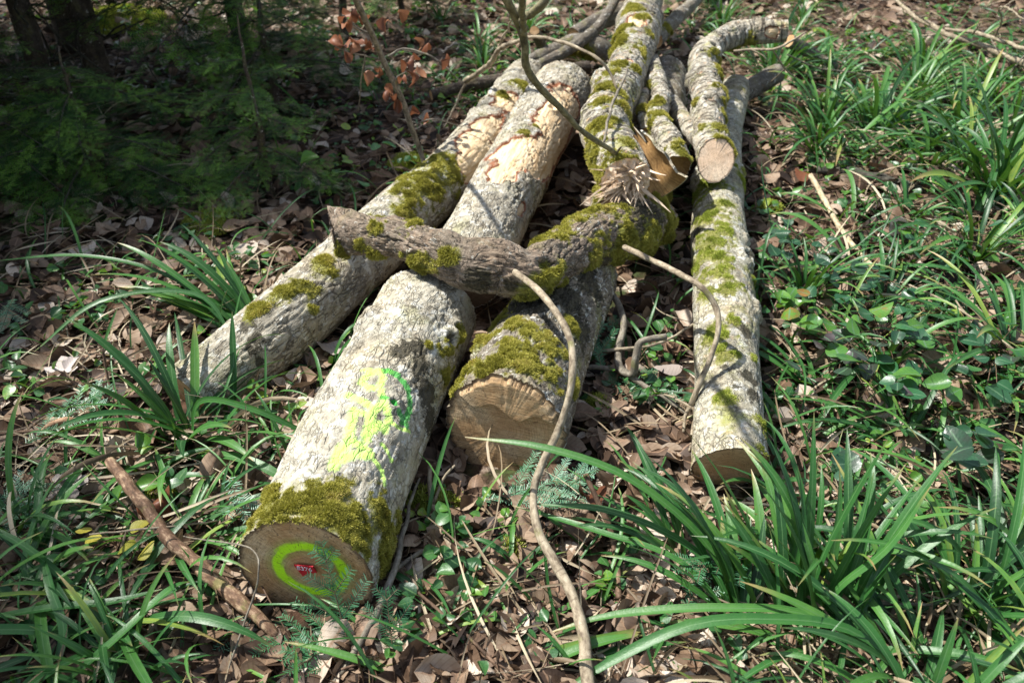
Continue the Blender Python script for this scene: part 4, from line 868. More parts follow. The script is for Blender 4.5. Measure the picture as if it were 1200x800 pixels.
# variants copied over the forest floor
VAR = [tussock(40 + k, 20 + 5 * (k % 3), .40 + .05 * (k % 3), .0098, elev=((25, 70), (12, 50), (35, 80))[k % 3], dead=8 + 3 * (k % 2), base_r=.05) for k in range(6)]
def inpoly_logs(p, m=.16):
    for l in (L1, L2, L3, L4, L5, L8, L7):
        d = np.hypot(l.c[:, 0] - p[0], l.c[:, 1] - p[1]).min()
        if d < l.R.max() + m - .1: return True
    return False
far_spots = []
rr = random.Random(99)
def scatter_spots(n, x0, x1, y0, y1, mind):
    out = []; tries = 0
    while len(out) < n and tries < 4000:
        tries += 1; a, b = rr.uniform(x0, x1), rr.uniform(y0, y1); p = P(a, b, 0)
        if inpoly_logs((p.x, p.y)): continue
        if all((p.x - q[0]) ** 2 + (p.y - q[1]) ** 2 > mind ** 2 for q in far_spots): far_spots.append((p.x, p.y)); out.append((p.x, p.y))
    return out
S_grass = scatter_spots(46, 900, 1330, 62, 205, .16)
S_mid = scatter_spots(20, 935, 1300, 250, 560, .2)
S_low = scatter_spots(8, 880, 1290, 560, 900, .2)
S_left = scatter_spots(9, -60, 240, 560, 860, .22)
S_back = scatter_spots(14, 500, 690, 10, 120, .25) + scatter_spots(8, 780, 1000, 5, 60, .3)
for lst, lab, grp, s0 in ((S_grass, 'sedge tussock in the dense far grass', 'sedge tussocks of the far grass', 1.0), (S_mid, 'low sedge tussock among the brambles beyond the slim log', 'sedge tussocks among the brambles', .75),
                          (S_low, 'sedge tussock near the largest tussock', 'sedge tussocks by the largest one', .8), (S_left, 'low sedge tussock on the litter by the peeling branch', 'sedge tussocks by the peeling branch', .7), (S_back, 'small sedge tussock in the ivy behind the log pile', 'sedge tussocks behind the log pile', .7)):
    for (x, y) in lst:
        place_tussock(VAR[rr.randrange(6)], lab, (x, y, gz1(x, y) - .01), rr.uniform(0, 6.28), s0 * rr.uniform(.7, 1.15), grp)
GZf = _flat

# ------------------------------------------------------------------ leaf litter, straw, small herbs (nobody could count them)
def leaf_template(seed, nl=7, nw=5, width=.30, curl=1.0, flat=False, lobes=0, cusp=1.0):
    r = random.Random(seed); t = np.linspace(0, 1, nl); q = np.linspace(-1, 1, nw)
    prof = width * np.sin(np.pi * np.clip(t, 0.0, 1) ** (.85 * cusp)) ** .75 + .004
    if lobes: prof = prof * (1 + .45 * np.abs(np.sin(t * pi * lobes)))
    X = prof[:, None] * q[None]; Y = (t - .5)[:, None] + 0 * X
    c1 = curl * r.uniform(-2.6, 3.4); c2 = curl * r.uniform(-1.6, 1.6); c3 = curl * r.uniform(-1.2, 1.2)
    Z = c1 * X ** 2 + c2 * .35 * Y ** 2 + c3 * X * Y * 1.2 + .02 * curl * np.sin(X * 30 + seed) * np.sin(Y * 14)
    Z = Z + .0 ; v = np.stack([X, Y, Z], -1).reshape(-1, 3); v[:, 2] -= v[:, 2].min() * .5
    at = np.stack([0 * X, np.repeat(t[:, None], nw, 1), np.repeat(q[None], nl, 0)], -1).reshape(-1, 3)
    i = np.arange(nl - 1)[:, None] * nw; j = np.arange(nw - 1)[None]
    f = np.stack([i + j, i + j + 1, i + nw + j + 1, i + nw + j], -1).reshape(-1, 4)
    return v, f, at

def polar_points(n, rmin=.7, rmax=13, ang=48, pw=1.0):
    a = radians(ang) * (rng.random(n) * 2 - 1); r = rmin * (rmax / rmin) ** (rng.random(n) ** pw)
    return np.sin(a) * r, np.cos(a) * r

def log_clear(x, y, m=-.03):
    ok = np.ones(len(x), bool)
    for l in (L1, L2, L3, L4, L8):
        c = l.c[::6]; d = np.sqrt(((x[:, None] - c[None, :, 0]) ** 2 + (y[:, None] - c[None, :, 1]) ** 2).min(1)); ok &= d > l.R.mean() + m
    return ok

def tilt_mats(n, tilt, size, up=None):
    z = np.stack([rng.normal(0, tilt, n), rng.normal(0, tilt, n), np.ones(n)], 1)
    B = basis_from(z, rng.random(n) * 6.283); return B * size[:, None, None]

def litter():
    A = Acc(); tv = [leaf_template(k, 7, 5, .30 + .03 * (k % 3), 1.0) for k in range(12)]
    x, y = polar_points(26000, .65, 14, 50); ok = log_clear(x, y); x, y = x[ok], y[ok]; n = len(x)
    grp = rng.integers(0, 12, n); d = np.hypot(x, y)
    size = (.030 + .075 * rng.random(n) ** 1.4) * (1 + .10 * np.maximum(0, d - 2)); pn = fbm(np.stack([x, y, 0 * x], 1), 1.6, 55, 3)
    rnd = np.clip(rng.normal(.52, .27, n) + .25 * pn, 0, 1)
    zz = GZ(x, y) + .004 + .030 * rng.random(n) ** 1.3; steep = rng.random(n) < .12
    for k in range(12):
        m = grp == k; B = tilt_mats(m.sum(), .42, size[m]); A.inst(*tv[k], B, np.stack([x[m], y[m], zz[m] + np.where(steep[m], .01, 0)], 1), rnd[m])
    tag(link('leaf_litter', A.mesh('leaf_litter', M['litter'])), 'brown beech leaf litter covering the forest floor', kind='stuff')
litter()

def straw():
    A = Acc(); x, y = polar_points(8500, .65, 10, 50); pn = fbm(np.stack([x, y, 0 * x], 1), 1.1, 66, 3)
    ok = log_clear(x, y, .02) & (rng.random(len(x)) < .55 + .9 * pn + .15 * (x > .6) - .5 * ((np.abs(x - .1) < .3) & (y < 1.6)) + .9 * np.exp(-((x - .62) ** 2 / .09 + (y - 1.62) ** 2 / .02))); x, y = x[ok], y[ok]
    for k in range(len(x)):
        if -.75 < x[k] < -.15 and .7 < y[k] < 1.06 and k % 6: continue
        d = math.hypot(x[k], y[k]); az = random.uniform(0, 6.28); w = random.uniform(.0010, .0038) * (1 + .1 * max(0, d - 2))
        make_blade(A, (x[k], y[k], float(GZf(x[k], y[k])) + random.uniform(.01, .04)), az, random.uniform(-.1, .5), random.uniform(.08, .38), w, random.uniform(.5, 4), random.random(), random.gauss(0, 2.2), 9, random.uniform(-2, 2), .4)
    tag(link('dry_straw', A.mesh('dry_straw', M['straw'])), 'dry tan blades and stalks strewn over the litter', kind='stuff')
straw()

def twiglets():
    A = Acc(); r = random.Random(8); x, y = polar_points(900, .65, 9, 48); ok = log_clear(x, y, .0); x, y = x[ok], y[ok]; lcs = []
    for k in range(len(x)):
        a = r.uniform(0, 6.28); L = r.uniform(.04, .26); w = r.uniform(.001, .0028) * (1 + .12 * math.hypot(x[k], y[k])); z = float(GZf(x[k], y[k])) + r.uniform(.015, .04)
        e = (x[k] + cos(a) * L, y[k] + sin(a) * L); m = ((x[k] + e[0]) / 2 + r.uniform(-.02, .02), (y[k] + e[1]) / 2 + r.uniform(-.02, .02))
        v, f, lc = tube_arrays([(x[k], y[k], z, w), (*m, z + r.uniform(0, .02), w * .9), (*e, float(GZf(*e)) + r.uniform(.01, .05), w * .5)], 7, 5, 0, k); A.add(v, f, v); 
    v = np.concatenate(A.a)
    tag(link('fine_twigs', A.mesh('fine_twigs', M['twig_brown'], attrs={'lc': v})), 'fine broken twigs scattered over the litter', kind='stuff')
twiglets()

GREEN = [(120, 40, .9, .8), (220, 60, .6, .7), (30, 110, .6, .5), (100, 350, .25, .4), (250, 300, .2, .4), (430, 130, .4, .6), (1000, 470, .35, .55), (1150, 460, .5, .6), (1100, 230, .7, .6), (960, 260, .4, .6), (1180, 600, .3, .4), (200, 560, .15, .3), (70, 620, .2, .25), (150, 380, .4, .35), (330, 330, .3, .3), (1000, 60, 1.2, .7), (1160, 60, 1.2, .6), (300, 480, .12, .3),  # (px, py, radius m, weight)
    (1010, 390, .45, .9), (960, 340, .35, .9), (1080, 430, .5, .8), (1150, 330, .6, .6), (930, 380, .25, .9), (560, 60, .9, 1.1), (600, 40, .9, 1.1), (500, 110, .6, 1.0), (480, 30, .8, 1.0), (470, 80, .6, .8), (640, 30, .7, .9), (520, 150, .35, .7), (980, 110, .9, .8), (1080, 90, .9, .8), (1150, 140, .8, .7), (900, 20, 1.2, .4), (1100, 20, 1.2, .5), (430, 190, .35, .5), (400, 320, .2, .4),
    (530, 640, .10, .30), (60, 440, .15, .4), (530, 720, .08, .25), (760, 430, .2, .35), (920, 470, .3, .4), (1100, 560, .3, .4), (1180, 500, .4, .4)]
GP = [(P(a, b, 0).x, P(a, b, 0).y, r, w) for a, b, r, w in GREEN]
def green_density(x, y):
    g = np.zeros(len(x))
    for (a, b, r, w) in GP: g = np.maximum(g, w * np.exp(-((x - a) ** 2 + (y - b) ** 2) / r ** 2))
    return g
def herbs():
    A = Acc(); tv = [leaf_template(100 + k, 6, 5, .36 + .05 * (k % 2), .5, cusp=.8) for k in range(6)]
    x, y = polar_points(14000, .7, 12, 50); g = green_density(x, y); pn = fbm(np.stack([x, y, 0 * x], 1), 5, 77, 3)
    ok = log_clear(x, y, .02) & (rng.random(len(x)) < (.025 + .9 * g) * np.clip(.7 + 2 * pn, 0, 1.3)); x, y = x[ok], y[ok]; n = len(x)
    reps = 3; X = np.repeat(x, reps) + rng.normal(0, .022, n * reps); Y = np.repeat(y, reps) + rng.normal(0, .022, n * reps); N = len(X)
    d = np.hypot(X, Y); size = (.018 + .030 * rng.random(N) ** 1.5) * (1 + .07 * np.maximum(0, d - 2)); grp = rng.integers(0, 6, N)
    z = GZ(X, Y) + .03 + .05 * rng.random(N) ; rnd = np.clip(np.repeat(rng.normal(.45, .22, n), reps) + rng.normal(0, .1, N), 0, 1)
    for k in range(6):
        m = grp == k; A.inst(*tv[k], tilt_mats(m.sum(), .45, size[m]), np.stack([X[m], Y[m], z[m]], 1), rnd[m])
    tag(link('ground_cover', A.mesh('ground_cover', M['herb'])), 'small ivy and herb leaves covering patches of the ground', kind='stuff')
herbs()
def grass_far():
    A = Acc(); x, y = polar_points(13000, .8, 12, 50); g = green_density(x, y)
    pr = np.where(x > .50, .62 + .35 * g, np.where((x < -.5) & (y < 2.9), .50, .10 + .35 * g)) * (1 - .75 * np.exp(-((x - .75) ** 2 / .05 + (y - 3.1) ** 2 / .5))); ok = log_clear(x, y, .03) & (rng.random(len(x)) < pr * .5); x, y = x[ok], y[ok]
    for k in range(len(x)):
        w = random.uniform(.0018, .0045) * (1 + .05 * math.hypot(x[k], y[k]))
        make_blade(A, (x[k], y[k], float(GZf(x[k], y[k]))), random.uniform(0, 6.28), random.uniform(.2, 1.2), random.uniform(.10, .34), w, random.uniform(2, 7), min(1, max(0, random.gauss(.45, .25))), random.uniform(-3, 3), 9, random.uniform(-1, 1), .3)
    tag(link('loose_grass', A.mesh('loose_grass', M['sedge'])), 'loose green grass blades between the tussocks', kind='stuff')
grass_far()
def ground_moss():
    A = Acc(); spots = [(185, 590, .06), (495, 600, .05), (700, 480, .04), (600, 660, .03), (900, 250, .05), (520, 600, .05), (480, 190, .10), (250, 260, .12), (130, 30, .4)]
    for (a, b, r) in spots:
        c = P(a, b, 0); n = int(500 * (r / .05) ** 1.2); t = rng.random(n) * 6.28; q = r * np.sqrt(rng.random(n)); x = c.x + q * np.cos(t); y = c.y + q * np.sin(t)
        z = GZ(x, y) + .02 + .02 * (1 - q / r); add_tufts(A, np.stack([x, y, z], 1), np.array([[0, 0, 1.0]]) + rng.normal(0, .3, (n, 3)), .014 * (.6 + rng.random(n)), rng.random(n))
    tag(link('ground_moss', A.mesh('ground_moss', M['moss_green'], False)), 'cushions of green moss on the soil', kind='stuff')
ground_moss()

# ------------------------------------------------------------------ single fallen leaves that catch the eye
def maple_mesh(seed, size):
    r = random.Random(seed); A = Acc()
    for k, (ang, l) in enumerate(((0, 1.0), (52, .85), (-52, .85), (112, .55), (-112, .55))):
        v, f, at = leaf_template(seed + k, 9, 5, .24, .6, lobes=2)
        v = v.copy(); v[:, 1] += .5; v *= l * size * .62; v[:, 2] += .002 * k
        a = radians(ang); R = np.array([[cos(a), sin(a), 0], [-sin(a), cos(a), 0], [0, 0, 1]]); v = v @ R
        v[:, 2] += .35 * (v[:, 0] ** 2 + v[:, 1] ** 2) / size * r.uniform(.2, .8)
        A.add(v, f, at + np.array([r.random(), 0, 0]))
    return A
def single_leaf(label, px, py, size, mat, rnd, rz, tilt=(0, 0), dz=.035, kind='beech', curl=1.2, name='fallen_leaf', seed=None):
    seed = seed if seed is not None else int(px * 7 + py)
    if kind == 'maple': A = maple_mesh(seed, size)
    else:
        A = Acc(); v, f, at = leaf_template(seed, 13, 9, .34, curl); A.add(v * size, f, at + np.array([rnd, 0, 0]))
        vv_, ff, _ = tube_arrays([(0, -.5 * size, 0, .0010), (0, -.68 * size, .004, .0008), (.004, -.8 * size, 0, .0006)], 5, 4, 0, 1); A.add(vv_, ff, np.repeat([[rnd, 0, 0]], len(vv_), 0))
    p = P(px, py, dz); o = link(name, A.mesh(name, M[mat]), None, (p.x, p.y, gz1(p.x, p.y) + dz)); o.rotation_euler = (radians(tilt[0]), radians(tilt[1]), radians(rz))
    return tag(o, label, 'leaf')
single_leaf('crumpled pale grey maple leaf beside the upper end of the peeling branch', 82, 562, .12, 'pale_leaf', .6, 200, (-10, 15), .06, 'maple')
single_leaf('pale maple leaf lying on dark litter beside the sedge tussock', 76, 433, .12, 'pale_leaf', .3, 30, (5, -8), .05, 'maple')
single_leaf('large curled brown beech leaf between the two arching twigs', 672, 622, .12, 'litter', .42, 100, (15, 10), .055, curl=2.2)
single_leaf('light brown beech leaf lying under the arching stick', 618, 600, .09, 'litter', .70, 60, (10, -10), .05)
single_leaf('reddish-brown beech leaf behind the curled one', 690, 590, .09, 'rust_leaf', .1, 20, (-20, 20), .06, curl=2)
single_leaf('smooth tan beech leaf by the moss of the marked log', 478, 640, .08, 'litter', .7, 150, (20, 10), .05)
single_leaf('folded tan leaf under the peeling branch', 200, 655, .09, 'litter', .55, 10, (10, 40), .05, curl=2)
single_leaf('orange-brown leaf next to the yellow leaves', 188, 600, .09, 'rust_leaf', .3, -30, (10, 10), .05, curl=2)
single_leaf('pale dry leaf standing up in the bramble leaves', 1052, 275, .11, 'pale_leaf', .7, 160, (60, 10), .08, curl=1.5)
single_leaf('pale curled leaf lying on the soil between two logs', 385, 405, .10, 'pale_leaf', .2, 80, (10, 10), .05, curl=1.6)
single_leaf('broad brown leaf by the butt of the slim log', 1000, 535, .09, 'litter', .8, 45, (15, 0), .05)
single_leaf('dark brown leaf below the big tussock', 850, 785, .11, 'litter', .35, 80, (10, 10), .05, curl=1.8)
single_leaf('grey oval leaf on shaded litter behind the hooked stick', 783, 430, .09, 'pale_leaf', .0, 100, (5, 5), .05, curl=.4)
single_leaf('tan leaf caught beneath the bent stalk', 250, 545, .09, 'litter', .62, 0, (50, 20), .07, curl=2)
single_leaf('pale silver leaf behind the mossy grey log', 530, 182, .12, 'pale_leaf', .5, 60, (15, 10), .05, 'maple')
single_leaf('pale white leaf in the shaded litter beyond the crooked branch', 705, 345, .07, 'pale_leaf', .9, 20, (40, 10), .05)
single_leaf('warm brown leaf lying near the slim log end', 895, 210, .11, 'litter', .7, 70, (20, 10), .07, curl=1.8)
single_leaf('rusty leaf between the slim log and the rotten stick', 938, 208, .10, 'rust_leaf', .5, 10, (10, 10), .05)

# ------------------------------------------------------------------ leafy plants
def herb_plant(name, label, cat, px, py, leaves, mat, h=.06, stem='twig_brown', seed=0, group=None, size=.05):
    """a little plant: stem plus leaflets at given photo spots [(px,py,z,size,rz,rnd)]"""
    o = Vector(gp(px, py)); t = thing(name, label, cat, o, group=group); S = Acc(); A = Acc()
    for k, (a, b, z, sz, rz, rn) in enumerate(leaves):
        p = P(a, b, z); v, f, at = leaf_template(seed * 31 + k, 11, 7, .38, .55, cusp=.8)
        tx, ty = radians(random.uniform(-25, 25)), radians(random.uniform(-25, 25))
        R = np.array((Matrix.Rotation(radians(rz), 3, 'Z') @ Matrix.Rotation(tx, 3, 'X') @ Matrix.Rotation(ty, 3, 'Y')))
        A.add((v * sz) @ R.T + np.array(p - o), f, at + np.array([rn, 0, 0]))
        b0 = np.array(p - o) + R @ np.array([0, -.5 * sz, 0]); m = b0 * .5 + np.array([0, 0, .02])
        vv_, ff, lc = tube_arrays([(0, 0, 0, .0016), (*m, .0014), (*b0, .0010)], 7, 5, 0, k); S.add(vv_, ff, vv_)
    link('stem', S.mesh('stem', M[stem], attrs={'lc': np.concatenate(S.a)}), t); link('leaves', A.mesh('leaves', M[mat]), t)
    return t
herb_plant('yellow_leaved_seedling', 'seedling with yellow speckled leaves beside the peeling branch', 'seedling', 150, 650, [(150, 640, .10, .055, 10, .2), (172, 645, .10, .05, -40, .6), (165, 616, .11, .05, -70, .5), (108, 632, .10, .045, 60, .8), (98, 622, .10, .035, 100, .9)], 'yellow_leaf', seed=1)
herb_plant('green_seedling', 'seedling with fresh green and teal leaflets behind the peeling branch', 'seedling', 195, 575, [(172, 568, .08, .06, 100, .8), (196, 552, .09, .04, 20, .3), (212, 558, .09, .05, -30, .35), (206, 566, .09, .04, -90, .3), (170, 525, .08, .05, 60, .9), (166, 515, .09, .05, 40, .8)], 'herb', seed=2)
herb_plant('dark_leaved_herb', 'low herb with round dark green leaves near the fir twigs', 'herb', 20, 435, [(10, 428, .06, .045, 30, .2), (22, 432, .06, .045, -60, .15), (22, 415, .07, .04, 0, .3), (8, 415, .06, .04, 90, .3), (24, 445, .06, .03, 180, .4), (10, 460, .06, .05, 190, .85)], 'herb', seed=3)
herb_plant('pale_leaved_shoot', 'shoot with two pale rounded leaves in the shade of the conifers', 'shoot', 355, 215, [(350, 163, .22, .085, 0, .75), (363, 187, .20, .09, -100, .8)], 'herb', seed=4, stem='twig_grey')
herb_plant('small_shaded_shrub', 'low plant with dull green and yellowish leaves beside the mossy grey log', 'shrub', 440, 225, [(406, 190, .12, .06, 40, .9), (440, 172, .14, .06, 20, .5), (456, 170, .14, .07, -70, .45), (418, 195, .12, .05, -30, .95), (425, 215, .1, .06, 80, .4), (445, 230, .09, .05, 20, .3), (460, 215, .1, .06, -50, .5), (466, 222, .08, .05, 100, .4), (405, 148, .14, .06, 10, 1.0), (478, 205, .07, .05, 200, .6)], 'herb', seed=5)
herb_plant('teal_rosette', 'rosette of teal leaflets behind the sedge near the grey log', 'herb', 265, 345, [(252, 332, .08, .08, 30, .15), (273, 335, .08, .08, -30, .2), (262, 348, .06, .05, 180, .25)], 'herb', seed=6)
herb_plant('nettle_sprout', 'sprout with small pale green leaves between the twigs', 'herb', 600, 625, [(592, 600, .07, .03, 30, .8), (602, 610, .06, .03, -60, .8), (586, 612, .06, .03, 100, .85), (600, 620, .06, .028, 180, .7), (592, 626, .05, .03, 250, .6)], 'herb', seed=7)
herb_plant('bright_sprout', 'bright green whorled sprout beside the knobbly twig', 'herb', 712, 690, [(705, 685, .05, .035, 80, .85), (718, 683, .05, .035, -60, .8), (712, 674, .06, .035, 0, .9), (708, 698, .04, .03, 150, .8), (722, 696, .04, .03, 210, .8)], 'herb', seed=8)
herb_plant('red_tinged_sprout', 'sprout with round green and reddish leaves against the marked log', 'herb', 492, 622, [(495, 600, .07, .03, 0, .95), (492, 616, .06, .035, 40, .9), (480, 600, .07, .028, 80, 1.0), (505, 610, .06, .03, -60, .7)], 'herb', seed=9)
herb_plant('broad_leaf_herb', 'broad dark serrated leaf under the sedge blades at the base of the arching stick', 'herb', 632, 780, [(632, 760, .05, .09, 10, .35), (640, 792, .04, .07, -90, .6), (612, 748, .05, .06, 60, .5)], 'herb', seed=10)
herb_plant('dark_stripe_leaf_herb', 'low plant with dark mottled leaves beside the fir twigs of the sawn end', 'herb', 480, 740, [(482, 728, .05, .08, -50, .1), (470, 750, .05, .09, 100, .12)], 'herb', seed=11)
herb_plant('tiny_fern_herb', 'tiny bright herb on the litter between the short log and slim log', 'herb', 706, 478, [(702, 470, .04, .03, 20, .8), (712, 474, .04, .03, -60, .9), (708, 482, .03, .03, 150, .8), (700, 480, .04, .025, 80, .8), (790, 378, .05, .03, 0, .7), (782, 374, .05, .03, 60, .7)], 'herb', seed=12)
def bramble(label, px, py, n, rx, ry, seed, rn=(.2, .9), size=(.040, .082)):
    r = random.Random(seed); L = []
    for k in range(n):
        a = r.uniform(0, 6.28); q = math.sqrt(r.random()); L.append((px + rx * q * cos(a), py + ry * q * sin(a), r.uniform(.09, .19), r.uniform(*size), r.uniform(0, 360), r.uniform(*rn)))
    return herb_plant('bramble', label, 'bramble', px, py, L, 'bramble', seed=seed)
bramble('bramble with broad green leaves in the middle of the patch by the slim log', 1030, 395, 24, 60, 40, 51)
bramble('bramble with purple-grey leaves over the dry brown litter', 985, 420, 12, 60, 28, 52, (.0, .18))
bramble('bramble with yellow-green leaves nearest the slim log', 945, 365, 14, 42, 26, 53, (.75, .98))
bramble('bramble with small blue-green leaves at the far side of the patch', 1000, 335, 22, 70, 30, 54, (.2, .5), (.035, .06))
bramble('bramble with mottled reddish leaves below the long dry stalk', 1075, 445, 14, 50, 30, 55, (.0, 1.0))
bramble('bramble with pale drooping leaves under the hanging sedge', 1160, 420, 14, 45, 50, 56, (.1, .7))
bramble('bramble with bluish leaves beside the pale barkless stick', 940, 285, 18, 45, 30, 57, (.2, .4), (.035, .06))
bramble('bramble with flat grey-green leaves beside the large tussock', 1140, 520, 10, 50, 25, 58, (.05, .4))
bramble('bramble with a dark serrated leaf behind the large tussock', 985, 545, 4, 18, 12, 59, (.2, .4))
bramble('bramble sprawling through the far sedge', 1120, 280, 16, 70, 30, 60, (.2, .9), (.04, .07))

# ------------------------------------------------------------------ fir twigs with needles
def needle_acc(A, S, p0, d, ln, up, nl=.016, gap=.0022, w=.0011, rn=.5, flat=.3, rr_=None):
    r = rr_; d = np.array(d, float); d /= np.linalg.norm(d); up = np.array(up, float); up -= d * (up @ d); up /= np.linalg.norm(up); sd = np.cross(d, up)
    n = max(4, int(ln / gap)); t = (np.arange(n) + .5) / n
    sgn = np.where(np.arange(n) % 2, 1, -1); P0 = np.array(p0) + d * (t * ln)[:, None]
    l = nl * (1 - .35 * t) * (.8 + .4 * np.array([r.random() for _ in range(n)])); lift = np.array([r.uniform(-.25, flat + .25) for _ in range(n)])
    nd = sd[None] * sgn[:, None] + d[None] * np.array([r.uniform(.35, .95) for _ in range(n)])[:, None] + up[None] * lift[:, None]; nd /= np.linalg.norm(nd, axis=1)[:, None]
    wv = np.cross(nd, up[None]); wv /= np.maximum(np.linalg.norm(wv, axis=1)[:, None], 1e-6)
    a = P0 - wv * w; b = P0 + wv * w; e = P0 + nd * l[:, None]; c1 = e + wv * w * .5; c2 = e - wv * w * .5
    v = np.stack([a, b, c1, c2], 1).reshape(-1, 3); f = np.arange(n * 4).reshape(-1, 4)
    at = np.stack([np.repeat(np.clip(rn + t * .25, 0, 1), 4), np.tile([0, 0, 1, 1], n), np.tile([.5, .5, .5, .5], n)], 1)
    A.add(v, f, at)
    vv_, ff, _ = tube_arrays([(*p0, .0012), (*(np.array(p0) + d * ln), .0006)], 3, 4, 0, 0, False); S.add(vv_, ff, vv_)

def spray(A, S, p0, d, ln, up, r, depth=1, nl=.016, gap=.0022, w=.0011, rn=.5, side=.45, every=.035):
    """a fir spray: a needled axis with side shoots in one plane"""
    d = np.array(d, float); d /= np.linalg.norm(d); up = np.array(up, float); up -= d * (up @ d); up /= np.linalg.norm(up); sd = np.cross(d, up)
    needle_acc(A, S, p0, d, ln, up, nl, gap, w, rn, .35, r)
    if depth <= 0: return
    k = 0; s = every * .8
    while s < ln - .02:
        for sg in (-1, 1):
            l2 = (ln - s) * side * r.uniform(.7, 1.15) + .02
            d2 = d * r.uniform(.65, .95) + sd * sg * .75 + up * r.uniform(-.3, .3)
            spray(A, S, np.array(p0) + d * s, d2, l2, up, r, depth - 1, nl, gap, w, min(1, max(0, rn + r.uniform(-.15, .2))), side, every)
        s += every * r.uniform(.8, 1.2); k += 1

def fir_twig(label, px, py, z, tox, toy, toz, seed, mat='needle_blue', depth=1, rn=.4, nl=.016, every=.035, side=.55):
    o = P(px, py, z); e = P(tox, toy, toz); r = random.Random(seed); A = Acc(); S = Acc()
    d = np.array(e - o); up = np.array([0, 0, 1.0]) if abs(d[2]) < .8 * np.linalg.norm(d) else np.array([0, -1.0, .4])
    spray(A, S, (0, 0, 0), d, np.linalg.norm(d), up, r, 1, nl * 1.15, .0024, .0012, rn, side, every * 1.5)
    t = thing('fir_twig', label, 'fir twig', o)
    link('shoot', S.mesh('shoot', M['twig_brown'], attrs={'lc': np.concatenate(S.a)}), t); link('needles', A.mesh('needles', M[mat], False), t)
fir_twig('fir twig standing in front of the sawn end with the green ring', 408, 752, .05, 376, 634, .235, 1, rn=.30, nl=.018, every=.042, side=.42)
fir_twig('fir twig spreading flat below the sawn end', 455, 790, .03, 330, 760, .06, 2, rn=.25)
fir_twig('fir twig pointing up from the litter under the mossy bark', 462, 775, .03, 452, 690, .16, 3, rn=.25, every=.05)
fir_twig('fir twig lying over dry stalks at the foot of the sawn end', 420, 750, .04, 290, 752, .06, 4, rn=.2)
fir_twig('frosty blue fir twig beside the mossy butt of the marked log', 268, 560, .10, 290, 608, .08, 5, rn=.9, nl=.020, every=.06)
fir_twig('blue-green fir twig tucked under the weathered sawn end', 560, 590, .05, 700, 548, .08, 6, rn=.6)
fir_twig('dense fir twig behind the foot of the arching stick', 640, 600, .04, 690, 560, .07, 7, rn=.5)
fir_twig('fir twig lying on the litter behind the peeling branch', 10, 560, .06, 60, 640, .05, 8, rn=.6, depth=2)
fir_twig('fir twig beside the pale crumpled maple leaf', 30, 520, .06, 130, 450, .09, 9, rn=.5, depth=2)
fir_twig('small fir twig at the edge of the dark litter', -10, 590, .05, 45, 560, .06, 10, rn=.7, depth=2)
fir_twig('fir twig leaning on the bark of the short log', 705, 432, .05, 690, 362, .16, 11, rn=.4)
fir_twig('fir twig below the crooked root', 700, 430, .04, 800, 470, .05, 12, rn=.3, depth=2)
fir_twig('dark fir twig between the crooked root and the short log', 735, 395, .05, 712, 375, .1, 13, rn=.2)
fir_twig('small fir twig at the foot of the arching sedge', 800, 720, .04, 830, 660, .08, 14, rn=.2)
fir_twig('fir twig crossing the base blades of the long sedge', 890, 640, .10, 790, 668, .12, 15, rn=.3)
fir_twig('needled twig at the dark edge of the pale log', 15, 350, .06, 0, 390, .06, 16, rn=.7)
fir_twig('faint fir twig under the peeling branch near the butt', 330, 740, .03, 250, 748, .05, 17, rn=.7)

